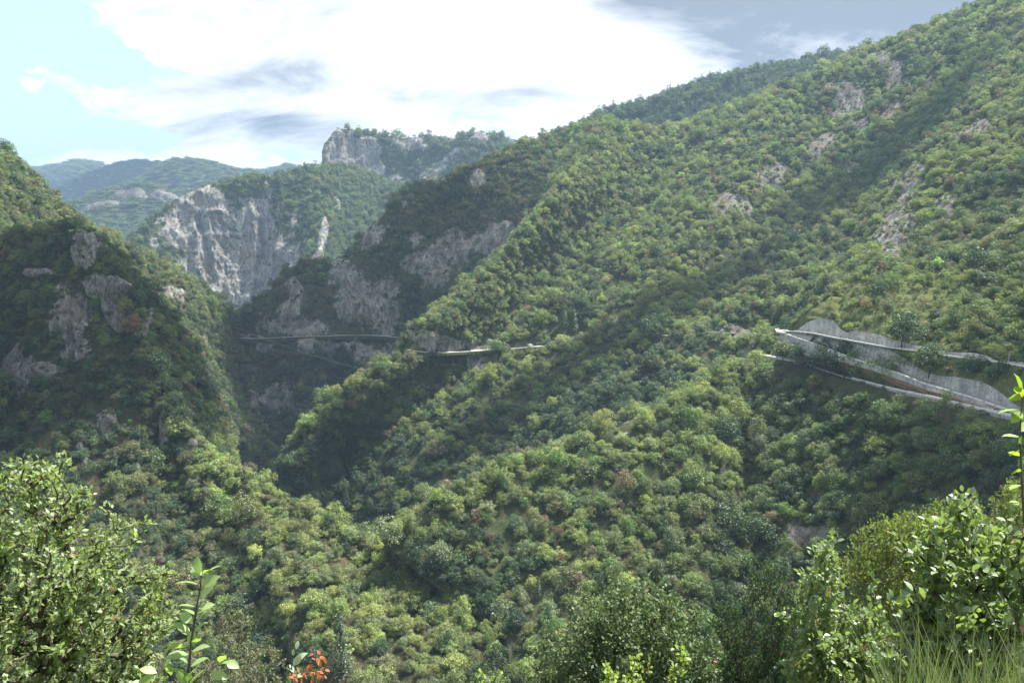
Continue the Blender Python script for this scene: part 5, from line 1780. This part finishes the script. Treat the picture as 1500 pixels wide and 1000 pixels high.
# pointed bush
gz = ground_near(3.0, 7.4)
plant('leafy_bush', 'pointed light green bush with small shiny leaves, left of the arching bush', 'bush', (3.2, 7.4, gz), [
    (1213, 812, 20, 22, 7.2, 0.2), (1205, 850, 32, 32, 7.2, 0.3), (1200, 900, 42, 40, 7.2, 0.4), (1225, 940, 62, 48, 7.1, 0.5), (1190, 965, 45, 50, 7.0, 0.4), (1270, 970, 55, 40, 7.1, 0.5), (1230, 1010, 90, 40, 7.0, 0.5), (1270, 900, 26, 22, 7.2, 0.3), (1290, 935, 30, 24, 7.2, 0.3)],
      720, 0.062, 10, ML_ASH, M_BARK_GREY, 0.035, 0.0025, 40, twig=0.16, wig=0.06, up_=0.5, single=150, small=False,
      extra=np.array([P(*q) for q in ((1215, 782, 7.2), (1205, 790, 7.2), (1225, 788, 7.2), (1195, 800, 7.2), (1148, 892, 7.2), (1142, 900, 7.2), (1160, 898, 7.2), (1150, 930, 7.2), (1278, 840, 7.2), (1280, 850, 7.2), (1276, 866, 7.2), (1285, 880, 7.2), (1175, 870, 7.2), (1180, 850, 7.2), (1172, 836, 7.2))]))

# large arching bush at the right
bz = ground_near(4.6, 5.6)
plant('leafy_bush', 'large arching bush with bright shiny leaves at the right edge', 'bush', (4.5, 5.6, bz), [
    (1418, 748, 22, 24, 5.5, 0.2), (1400, 790, 55, 34, 5.5, 0.4), (1460, 790, 45, 36, 5.4, 0.4), (1360, 815, 42, 30, 5.5, 0.3), (1430, 830, 75, 34, 5.4, 0.5), (1395, 870, 55, 30, 5.4, 0.4), (1480, 850, 40, 34, 5.4, 0.4), (1350, 930, 40, 34, 5.4, 0.3), (1400, 945, 60, 40, 5.3, 0.4), (1330, 985, 50, 30, 5.3, 0.3), (1530, 800, 40, 60, 5.4, 0.4), (1375, 840, 40, 25, 5.5, 0.3), (1430, 905, 60, 34, 5.2, 0.4), (1490, 910, 40, 40, 5.2, 0.3), (1440, 985, 70, 30, 5.2, 0.4), (1335, 880, 36, 28, 5.4, 0.3)],
      660, 0.074, 7, ML_ASH, M_BARK, 0.045, 0.0028, 41, twig=0.18, wig=0.07, up_=0.4, single=290, small=False,
      trunk=[P(1455, 990, 5.5), P(1462, 930, 5.5)],
      extra=np.array([P(*q) for q in ((1412, 716, 5.5), (1405, 725, 5.5), (1422, 722, 5.5), (1428, 735, 5.5), (1368, 752, 5.5), (1355, 760, 5.5), (1375, 760, 5.5), (1322, 795, 5.5), (1315, 785, 5.5), (1335, 790, 5.5), (1330, 805, 5.5), (1488, 730, 5.4), (1495, 745, 5.4))]))

# yellow-green young leaves at bottom centre
for k_, (bl, nt, lab_) in enumerate(((
        [(938, 975, 20, 18, 5.8, 0.12), (925, 1000, 26, 20, 5.8, 0.15)], 34, 'yellow-green sprig in the middle of the three by the bottom edge'),
        ([(998, 958, 7, 18, 5.8, 0.1), (990, 985, 16, 18, 5.8, 0.12)], 26, 'tall narrow yellow-green sprig right of the other two by the bottom edge'),
        ([(888, 975, 9, 8, 5.8, 0.1), (892, 992, 14, 10, 5.8, 0.12)], 18, 'small yellow-green sprig left of the other two by the bottom edge'))):
    px0 = bl[0][0]
    b0 = P(px0 - 4, 1075, 5.8)
    plant('young_sprig', lab_, 'plant', b0, bl, nt, 0.045, 4, ML_LIME, M_BARK, 0.008, 0.002, 50 + k_, twig=0.08, wig=0.03, up_=0.4, single=60, small=False, group='yellow-green sprigs by the bottom edge')
plant('young_sprig', 'faint yellow-green sprig low in front of the stream gully', 'plant', P(722, 1080, 6.5), [(720, 990, 22, 8, 6.5, 0.12), (700, 1000, 20, 10, 6.5, 0.1)], 16, 0.042, 3, ML_LIME, M_BARK, 0.008, 0.002, 57, twig=0.06, wig=0.03, single=40, small=False)


def shoot(name, label, cat, stem_px, d, rstem, mat, leaves, leaf_len, seed, m_bark=M_BARK, twigs=()):
    """single upright shoot: stem through photo points and individually placed leaves (px, py, angle in picture, length factor)"""
    r = np.random.default_rng(seed)
    st = [P(a, b, d) for a, b in stem_px]
    base = st[0]
    e = empty(name, tuple(base), label, cat)
    NA = np.array(st)
    par = np.arange(len(st)) - 1
    rad = np.linspace(rstem, rstem * 0.3, len(st))
    link('stem', branch_mesh(NA - base, par, rad, m_bark, 'stem', 7), e)
    for tw in twigs:
        tn = np.array([P(a, b, d + 0.01) for a, b in tw])
        link('twig', branch_mesh(tn - base, np.arange(len(tn)) - 1, np.linspace(rstem * .5, rstem * .2, len(tn)), m_bark, 'twig', 5), e)
    me = leaf_mesh_single('leaf', mat)
    for (a, b, ang, s) in leaves:
        y = np.array([math.cos(math.radians(ang)), r.normal(0, 0.35), math.sin(math.radians(ang))])
        fr = frames(y[None], r, 0.45)[0]
        p = P(a, b, d + r.normal(0, 0.015))
        M = Matrix([[*(fr[:, 0])], [*(fr[:, 1])], [*(fr[:, 2])]]).to_4x4()
        ob = link('leaf', me, e)
        ob.matrix_local = Matrix.Translation(Vector(p - base)) @ M @ Matrix.Scale(float(leaf_len * s), 4)
    return e


def shoot_leaves(stem, n, r, y0, y1, s0=1.0):
    """alternating leaves up a stem"""
    out = []
    ys = np.linspace(y0, y1, int(n * 1.5))
    sx = [a for a, b in stem][::-1]; sy = [b for a, b in stem][::-1]
    for i, y in enumerate(ys):
        x = np.interp(y, sy, sx)
        for sgn in (-1, 1):
            ang = (175 if sgn < 0 else 5) + r.normal(0, 22) + (-sgn) * (-18)
            out.append((x + sgn * 2, y + r.normal(0, 3), ang, s0 * r.uniform(0.75, 1.2)))
        if r.uniform() < 0.6:
            out.append((x, y, 90 + r.normal(0, 50), s0 * 0.8))
    return out


rs = np.random.default_rng(61)
stem = [(268, 1120), (272, 1040), (276, 985), (280, 940), (288, 890), (293, 862), (295, 842)]
shoot('leafy_shoot', 'tall single shoot with large pale green leaves at the lower left', 'plant', stem, 2.35, 0.006, ML_SHOOT,
      shoot_leaves(stem, 11, rs, 1060, 842) + [(296, 842, 165, .8), (296, 842, 30, 1.0), (230, 985, 160, .9), (240, 980, 60, .8), (225, 990, 200, .8), (318, 972, 20, .9), (322, 970, 60, .8), (330, 968, -20, .8), (214, 1000, 170, .9), (250, 990, 100, .8), (310, 985, -10, .9)], 0.068, 62,
      twigs=[[(277, 1005), (300, 985), (325, 968)], [(272, 1010), (245, 985), (225, 978)]])
stem = [(432, 1130), (428, 1000), (426, 940), (424, 905)]
shoot('leafy_shoot', 'thin brown stalk with a few pale leaves beside the withered red leaves', 'plant', stem, 2.4, 0.0035, ML_PALE,
      [(430, 975, 60, .9), (431, 970, 35, 1.0), (430, 985, 120, .6), (433, 990, 10, .7), (434, 950, 80, .5), (430, 960, 100, .4)], 0.055, 63)
stem = [(470, 1150), (462, 1040), (460, 1000), (466, 965)]
lv = [(466 + rs.normal(0, 9), 980 + rs.normal(0, 12), rs.uniform(0, 360), rs.uniform(.5, 1)) for _ in range(26)] + [(436 + rs.normal(0, 7), 992 + rs.normal(0, 5), rs.uniform(0, 360), rs.uniform(.5, .9)) for _ in range(12)]
shoot('withered_shoot', 'withered rusty red leaf cluster poking up at the bottom edge', 'plant', stem, 2.4, 0.003, ML_RED, lv, 0.032, 64)
stem = [(1520, 900), (1500, 760), (1496, 690), (1494, 640), (1496, 600), (1500, 570)]
shoot('leafy_shoot', 'yellow-green leafy shoot hanging over the right edge before the road', 'plant', stem, 2.2, 0.004, ML_LIME,
      [(1496, 585, 165, 1.0), (1498, 582, 130, .9), (1494, 600, 190, 1.0), (1496, 602, 215, .9), (1494, 640, 178, .8), (1496, 632, 30, .9), (1494, 660, 185, .9), (1496, 668, 160, .7), (1496, 690, 175, .7), (1497, 710, 190, .8), (1494, 735, 185, .6), (1496, 575, 100, 1.0), (1497, 650, 120, .6), (1500, 615, 150, .8)], 0.062, 65)

# grass at the lower right and scattered along the near slope
r = np.random.default_rng(70)
bp, bd, bs = [], [], []
for k_ in range(5200):
    y = r.uniform(2.2, 9.0)
    x = (0.42 + 0.43 * r.uniform() ** 0.8) * y
    if y > 6.0 and r.uniform() < 0.4:
        continue
    bp.append((x, y))
bp = np.array(bp)
gi_ = ((NEAR[..., 1] > 1) & (NEAR[..., 1] < 12))
flat = NEAR[gi_]
gzs = np.zeros(len(bp))
for k0 in range(0, len(bp), 1000):
    d2 = (flat[None, :, 0] - bp[k0:k0 + 1000, None, 0]) ** 2 + (flat[None, :, 1] - bp[k0:k0 + 1000, None, 1]) ** 2
    gzs[k0:k0 + 1000] = flat[d2.argmin(1), 2]
n = len(bp)
H = r.uniform(0.10, 0.40, n) * np.where(bp[:, 0] / bp[:, 1] > 0.55, 1.4, 0.8) * (0.8 + 0.5 * fbm(np.stack([bp[:, 0], bp[:, 1], 0 * bp[:, 0]], 1) / 0.6, 2, 3))
az_ = r.uniform(0, 6.28, n)
lean = r.uniform(0.05, 0.5, n)
w_ = r.uniform(0.002, 0.005, n)
b3 = np.stack([bp[:, 0], bp[:, 1], gzs - 0.03], 1)
dx = np.stack([np.cos(az_), np.sin(az_), 0 * az_], 1)
sx_ = np.stack([-np.sin(az_), np.cos(az_), 0 * az_], 1)
pts = []
for t in (0, 0.5, 1.0):
    c_ = b3 + dx * (lean * H * t * t)[:, None] + np.array([0, 0, 1]) * (H * t * (1 - 0.15 * t * lean))[:, None]
    ww = w_ * (1 - 0.85 * t)
    pts.append(c_ - sx_ * ww[:, None]); pts.append(c_ + sx_ * ww[:, None])
v = np.stack(pts, 1).reshape(-1, 3)
f0 = np.array([[0, 1, 3, 2], [2, 3, 5, 4]])
f = (f0[None] + (np.arange(n) * 6)[:, None, None]).reshape(-1, 4)
link('grass', mesh_from('grass', v, f, ML_GRASS), kind='stuff', label='long grass on the slope just below the viewpoint')

# ------------------------------------------------------------------ small built things
def paint_mat(name, col, rough=0.35, metallic=0.0, spec=0.5):
    m, N = new_mat(name)
    p = N.n('ShaderNodeBsdfPrincipled', ins={'Base Color': (*col, 1), 'Roughness': rough, 'Metallic': metallic, 'Specular IOR Level': spec})
    N.n('ShaderNodeOutputMaterial', ins={'Surface': p.outputs[0]})
    return m


M_GLASS = paint_mat('dark car glass', (0.02, 0.025, 0.03), 0.08)
M_TYRE = paint_mat('tyre rubber', (0.02, 0.02, 0.02), 0.8)
M_RIM = paint_mat('wheel rim', (0.5, 0.5, 0.52), 0.3, 0.8)
M_BLUEGREY = paint_mat('blue grey car paint', (0.22, 0.29, 0.38), 0.25, 0.4)
M_WHITE = paint_mat('white van paint', (0.78, 0.78, 0.77), 0.4)
M_LAMP = paint_mat('lamp lens', (0.6, 0.6, 0.6), 0.1)
M_RED = paint_mat('red lamp lens', (0.4, 0.02, 0.02), 0.2)
M_CONCRETE = simple_noise_mat('grey concrete pole', (0.35, 0.34, 0.32), (0.5, 0.49, 0.46), 3.0)
M_WOOD = simple_noise_mat('weathered planks', (0.10, 0.08, 0.06), (0.22, 0.18, 0.14), 3.0)
M_TILE = simple_noise_mat('red roof tile', (0.42, 0.18, 0.11), (0.60, 0.30, 0.20), 2.0)
M_WIRE = paint_mat('aluminium wire', (0.45, 0.45, 0.45), 0.4, 0.5)


def loft_car(profile, width, mat, name, e, tuck=0.82, zt=None):
    """body from a side profile with rounded, narrowing upper part"""
    mb = MB()
    n = len(profile)
    ys = [-1, -0.92, 0.92, 1]
    V_ = []
    zmax = max(p[1] for p in profile); zm = 0.55 * zmax
    for yy in ys:
        for (x, z) in profile:
            k_ = 1 - (1 - tuck) * max(0, (z - zm) / (zmax - zm))
            ins = 0.97 if abs(yy) == 1 else 1.0
            V_.append((x * ins, yy * width / 2 * k_, (z - 0.6) * ins + 0.6))
    F_ = []
    for s in range(3):
        for i in range(n):
            F_.append((s * n + i, s * n + (i + 1) % n, (s + 1) * n + (i + 1) % n, (s + 1) * n + i))
    F_.append(tuple(range(n))[::-1]); F_.append(tuple(3 * n + i for i in range(n)))
    mb.add(V_, F_)
    return link(name, mb.mesh(name, mat), e)


def wheel(e, x, y, r0=0.32, w=0.2):
    mb = MB(); mb.tube((x, y - w / 2, r0), (x, y + w / 2, r0), r0, r0, 16)
    mb.f.append(tuple(range(15, -1, -1)))
    t = link('wheel', mb.mesh('tyre', M_TYRE), e)
    mb = MB(); s = 1 if y > 0 else -1
    mb.tube((x, y + s * (w / 2 - 0.01), r0), (x, y + s * (w / 2 + 0.012), r0), r0 * 0.62, r0 * 0.6, 12)
    link('rim', mb.mesh('rim', M_RIM), t)


def car(loc, rz, mat, label, group=None):
    e = empty('parked_car' if False else 'car', loc, label, 'car')
    e.rotation_euler = (0, 0, rz)
    prof = [(-2.0, 0.25), (-2.05, 0.6), (-1.9, 0.92), (-1.55, 1.0), (-1.1, 1.38), (-0.2, 1.47), (0.45, 1.40), (1.05, 0.98), (1.75, 0.85), (2.05, 0.62), (2.05, 0.28)]
    loft_car(prof, 1.72, mat, 'body', e)
    mb = MB(); mb.box((0.80, 0, 1.19), (0.04, 1.25, 0.5)); 
    for v_ in mb.v: v_[:, 0] += -(v_[:, 2] - 1.19) * 1.35
    link('windscreen', mb.mesh('windscreen', M_GLASS), e)
    mb = MB(); mb.box((-1.37, 0, 1.19), (0.04, 1.2, 0.36))
    for v_ in mb.v: v_[:, 0] += (v_[:, 2] - 1.19) * 1.1
    link('rear_window', mb.mesh('rear_window', M_GLASS), e)
    for s in (-1, 1):
        for x0 in (-0.65, 0.22):
            mb = MB(); mb.box((x0, s * 0.795, 1.15), (0.8, 0.05, 0.32))
            link('side_window', mb.mesh('side_window', M_GLASS), e)
        mb = MB(); mb.box((2.03, s * 0.6, 0.66), (0.1, 0.3, 0.13)); link('headlight', mb.mesh('headlight', M_LAMP), e)
        mb = MB(); mb.box((-2.03, s * 0.65, 0.75), (0.08, 0.22, 0.14)); link('tail_light', mb.mesh('tail_light', M_RED), e)
        mb = MB(); mb.box((0.75, s * 0.93, 0.98), (0.14, 0.18, 0.12)); link('wing_mirror', mb.mesh('wing_mirror', mat), e)
    for x in (-1.28, 1.28):
        for y in (-0.78, 0.78):
            wheel(e, x, y)
    return e


cp = up[5] * 0.5 + up_in[5] * 0.5
cdir = up[7] - up[3]
car((float(cp[0]), float(cp[1]), float(cp[2]) + 0.02), math.atan2(cdir[1], cdir[0]) + math.pi, M_BLUEGREY, 'blue-grey car driving round the hairpin bend')

i_ = int(np.argmin(np.abs(project(mid_o)[:, 0] - 773)))
vp = mid_o[i_] * 0.55 + mid_i[i_] * 0.45
vd = mid_o[i_ + 1] - mid_o[i_ - 1]
e = empty('van', (float(vp[0]), float(vp[1]), float(vp[2]) + 0.02), 'white van on the middle road below the sunny slope', 'van')
e.rotation_euler = (0, 0, math.atan2(vd[1], vd[0]))
loft_car([(-2.6, 0.3), (-2.62, 1.2), (-2.5, 2.3), (-2.3, 2.42), (1.0, 2.42), (1.35, 2.25), (1.9, 1.35), (2.55, 1.1), (2.65, 0.7), (2.65, 0.3)], 1.95, M_WHITE, 'body', e, 0.92)
mb = MB(); mb.box((1.66, 0, 1.82), (0.05, 1.55, 0.75))
for v_ in mb.v: v_[:, 0] += -(v_[:, 2] - 1.82) * 0.62
link('windscreen', mb.mesh('windscreen', M_GLASS), e)
for s in (-1, 1):
    mb = MB(); mb.box((0.95, s * 0.955, 1.65), (0.75, 0.05, 0.5)); link('side_window', mb.mesh('side_window', M_GLASS), e)
    mb = MB(); mb.box((2.62, s * 0.7, 0.85), (0.1, 0.3, 0.2)); link('headlight', mb.mesh('headlight', M_LAMP), e)
    for x in (-1.7, 1.7):
        wheel(e, x, s * 0.88, 0.36, 0.22)

# hut with a tiled roof on the terraces
hp_ = pick('rh', 1452, 386)
e = empty('hut', tuple(hp_ + np.array([0, 0, -0.2])), 'small hut with pale red roof high on the terraced hill', 'hut')
e.rotation_euler = (0, 0, 0.25)
mb = MB()
for c_, s_ in (((0, -1.6, 1.1), (5.0, 0.25, 2.2)), ((0, 1.6, 1.1), (5.0, 0.25, 2.2)), ((-2.4, 0, 1.1), (0.25, 2.95, 2.2)), ((2.4, 0, 1.1), (0.25, 2.95, 2.2))):
    mb.box(c_, s_)
link('wall', mb.mesh('wall', M_WOOD), e)
mb = MB()
mb.add([(-2.8, -2.1, 2.15), (2.8, -2.1, 2.15), (2.8, 2.1, 3.1), (-2.8, 2.1, 3.1), (-2.8, -2.1, 2.3), (2.8, -2.1, 2.3), (2.8, 2.1, 3.25), (-2.8, 2.1, 3.25)], [(0, 3, 2, 1), (4, 5, 6, 7), (0, 1, 5, 4), (1, 2, 6, 5), (2, 3, 7, 6), (3, 0, 4, 7)])
link('roof', mb.mesh('roof', M_TILE), e)
mb = MB(); mb.box((0.6, -1.76, 0.95), (0.9, 0.08, 1.9)); link('door', mb.mesh('door', M_WOOD), e)
hp_ = pick('rh', 1379, 402)
e = empty('white_beehive', tuple(hp_), 'small white box-like hive among bushes on the terraced hill', 'hive')
mb = MB(); mb.box((0, 0, 0.7), (1.5, 1.2, 1.0)); link('box', mb.mesh('box', M_WHITE), e)
mb = MB(); mb.box((0, 0, 1.27), (1.7, 1.4, 0.12)); link('lid', mb.mesh('lid', M_WALLCAP), e)
mb = MB()
for a in (-.6, .6):
    for b in (-.45, .45):
        mb.box((a, b, 0.1), (0.12, 0.12, 0.2))
link('stand', mb.mesh('stand', M_WOOD), e)
hp_ = pick('rh', 1457, 402)
e = empty('white_beehive', tuple(hp_), 'small white box below the red-roofed hut', 'hive')
mb = MB(); mb.box((0, 0, 0.5), (1.3, 1.0, 1.0)); link('box', mb.mesh('box', M_WHITE), e)
mb = MB(); mb.box((0, 0, 1.06), (1.45, 1.15, 0.1)); link('lid', mb.mesh('lid', M_WALLCAP), e)


def pole(p, h, label, arm=2.2, rz=0.3, wood=False):
    e = empty('utility_pole', tuple(p), label, 'pole')
    mb = MB(); mb.tube((0, 0, -1.5), (0, 0, h), 0.22, 0.13, 8); link('post', mb.mesh('post', M_CONCRETE), e)
    mb = MB(); mb.box((0, 0, h - 0.6), (arm, 0.14, 0.14), rz); link('crossarm', mb.mesh('crossarm', M_CONCRETE), e)
    for k_ in (-1, 0, 1):
        mb = MB(); mb.tube((k_ * arm * 0.44 * math.cos(rz), k_ * arm * 0.44 * math.sin(rz), h - 0.55), (k_ * arm * 0.44 * math.cos(rz), k_ * arm * 0.44 * math.sin(rz), h - 0.25), 0.07, 0.05, 6)
        link('insulator', mb.mesh('insulator', M_GLASS), e)
    return e


pb1 = P(317, 484, 880)
pole(pb1, 15.0, 'grey pole with crossarm beside the start of the far road', 5.0)
pb2 = P(1477, 533, 338)
pole(pb2, 5.2, 'thin pole above the upper road near the right edge', 1.2)
# pillar at the end of the far road
e = empty('stone_hut', tuple(P(329, 489, 905)), 'tiny pale roadside building at the left end of the far road', 'building')
mb = MB(); mb.box((0, 0, 1.5), (3.2, 3.0, 3.4)); link('wall', mb.mesh('wall', M_WALLCAP), e)
mb = MB(); mb.box((0, 0, 3.3), (3.8, 3.6, 0.25)); link('roof', mb.mesh('roof', M_CONCRETE), e)
mb = MB(); mb.box((0.2, -1.52, 1.0), (0.9, 0.08, 2.0)); link('door', mb.mesh('door', M_WOOD), e)


def wire(a, b, sag, label, rad=0.02):
    n = 28
    t = np.linspace(0, 1, n)
    pts = a[None] * (1 - t)[:, None] + b[None] * t[:, None]
    pts[:, 2] -= sag * 4 * t * (1 - t)
    me = branch_mesh(pts - pts[0], np.arange(n) - 1, np.full(n, rad), M_WIRE, 'power_wire', 5)
    o = link('power_wire', me, label=label, cat='wire', group='power wires across the valley')
    o.location = tuple(pts[0])


top1 = np.array(pb1) + np.array([0, 0, 14.6])
for k_, (o_, lb) in enumerate(((-2.0, 'upper of three thin power wires spanning the valley'), (0.0, 'middle of three thin power wires spanning the valley'), (2.0, 'lowest of three thin power wires spanning the valley'))):
    wire(top1 + np.array([o_ * 0.9, o_ * 0.3, -0.2]), P(1230, 640 + 7 * k_, 395), 22, lb)

# stream in the valley floor, with boulders
sp = []
for q in ((742, 1010, 352), (744, 975, 352), (741, 955, 350), (738, 940, 350), (742, 928, 356), (736, 915, 362), (720, 900, 380)):
    sp.append(P(*q))
sp = smooth_line(resample(sp, 2.0), 2)
M_WATER = simple_noise_mat('clear stream water', (0.03, 0.04, 0.035), (0.06, 0.075, 0.06), 0.8, 0.08, 0.5, 0.2, 0.0, 0.6)
ribbon('stream', sp + np.array([-3.0, 0, -1.2]), sp + np.array([3.5, 0, -1.2]), M_WATER, label='short glimpse of the stream in the valley floor')
r = np.random.default_rng(81)
BL = ['pale boulder at the upstream end of the stream glimpse', 'largest pale boulder in the stream glimpse', 'grey boulder in the middle of the stream glimpse', 'pale boulder at the lower end of the stream glimpse']
for k_ in range(4):
    t = [22, 14, 10, 5][k_] if len(sp) > 26 else r.integers(2, len(sp) - 2)
    c_ = sp[t] + np.array([r.uniform(-4.5, 4.5), r.uniform(-2, 2), -0.9])
    bm = __import__('bmesh').new()
    __import__('bmesh').ops.create_icosphere(bm, subdivisions=2, radius=1.0)
    for v_ in bm.verts:
        q = np.array(v_.co)[None] * 1.3 + k_ * 7.7
        v_.co *= 0.85 + 0.45 * float(vnoise(q, 5)[0]) * 0.8
        v_.co.z *= 0.65
    me = bpy.data.meshes.new('boulder')
    bm.to_mesh(me); bm.free()
    me.materials.append(M_WALLCAP if k_ % 3 == 0 else M_CONCRETE)
    o = link('boulder', me, label=BL[k_], cat='boulder', group='boulders in the stream bed')
    o.location = tuple(c_)
    s_ = r.uniform(0.6, 1.7)
    o.scale = (s_ * 1.2, s_, s_ * 0.9)

# ------------------------------------------------------------------ clouds overhead whose shadows fall on the valley (outside the frame, above the haze)
def cloud_mat():
    m, N = new_mat('cumulus cloud')
    geo = N.n('ShaderNodeTexCoord')
    o = geo.outputs['Object']
    nz = N.n('ShaderNodeTexNoise', ins={'Vector': o, 'Scale': 0.012, 'Detail': 6.0, 'Roughness': 0.6}).outputs[0]
    at = N.n('ShaderNodeAttribute', attribute_type='GEOMETRY', attribute_name='edge').outputs['Fac']
    f = N.ramp(N.m('ADD', at, N.m('MULTIPLY', N.m('SUBTRACT', nz, 0.5), 1.5)), [(0.25, 0.0), (0.9, 1.0)])
    f = N.m('MULTIPLY', f, 0.80)
    d = N.n('ShaderNodeBsdfDiffuse', ins={'Color': (0.85, 0.86, 0.88, 1)})
    t = N.n('ShaderNodeBsdfTranslucent', ins={'Color': (0.6, 0.62, 0.65, 1)})
    b = N.n('ShaderNodeMixShader', ins={0: 0.5, 1: d.outputs[0], 2: t.outputs[0]})
    tr = N.n('ShaderNodeBsdfTransparent')
    mx = N.n('ShaderNodeMixShader', ins={0: f, 1: tr.outputs[0], 2: b.outputs[0]})
    N.n('ShaderNodeOutputMaterial', ins={'Surface': mx.outputs[0]})
    return m


M_CLOUD = cloud_mat()


def cloud(px, py, d, rx, ry, rot, label, alt=1900.0):
    """puffy cloud placed so that the sun throws its shadow on the given spot"""
    c = P(px, py, d)
    t = (alt - c[2]) / SUN_DIR.z
    pos = c + np.array(SUN_DIR) * t
    nu, nv = 40, 14
    V_, E_, F_ = [], [], []
    for j in range(nv + 1):
        ph = math.pi * j / nv
        for i in range(nu):
            th = 2 * math.pi * i / nu
            V_.append((math.sin(ph) * math.cos(th), math.sin(ph) * math.sin(th), math.cos(ph)))
    V_ = np.array(V_)
    nn = fbm(V_ * 2.2 + px * 0.01, 4, int(px) % 50)
    rr = np.hypot(V_[:, 0], V_[:, 1])
    edge = np.clip((1 - rr) * 1.6, 0, 1) + 0.15
    W = V_ * (1 + 0.35 * nn[:, None])
    W = W * np.array([rx, ry, min(rx, ry) * 0.35])
    W[:, 2] = np.where(W[:, 2] < 0, W[:, 2] * 0.3, W[:, 2])
    for j in range(nv):
        for i in range(nu):
            F_.append((j * nu + i, j * nu + (i + 1) % nu, (j + 1) * nu + (i + 1) % nu, (j + 1) * nu + i))
    me = mesh_from('cloud', W, np.array(F_), M_CLOUD, {'edge': ('FLOAT', edge)}, True)
    o = link('cloud', me, kind='structure', label=label)
    o.location = tuple(pos)
    o.rotation_euler = (0, 0, math.radians(rot))


cloud(100, 520, 490, 140, 100, 10, 'broken cloud shading the left spur')
cloud(470, 450, 930, 250, 130, 0, 'broken cloud shading the middle ridge')
cloud(470, 730, 560, 55, 38, -30, 'small unseen cloud added to shade the foot of the sunny spur')  # out-of-view blocker, added to darken the spur's foot
cloud(860, 600, 650, 200, 30, 27, 'long thin unseen cloud added to shade the gully behind the wooded spur')  # added out of view, stretched and turned to cast a dark band
cloud(1290, 670, 300, 110, 60, 20, 'small cloud shading the wooded spur')
cloud(1270, 290, 860, 120, 70, 20, 'thin cloud shading the hollow of the sunny slope')
cloud(160, 290, 4700, 700, 350, 0, 'cloud shading the far blue mountain')

# ------------------------------------------------------------------ haze
m, N = new_mat('valley haze')
pv = N.n('ShaderNodeVolumePrincipled', ins={'Color': (0.30, 0.44, 0.64, 1), 'Density': 1.05e-4, 'Anisotropy': 0.2})
N.n('ShaderNodeOutputMaterial', ins={'Volume': pv.outputs[0]})
mb = MB()
mb.box((0, 6900, 200), (29200, 15400, 1066))
hz = mb.mesh('haze', m)
link('haze', hz, kind='stuff', label='thin blue haze filling the valley air')
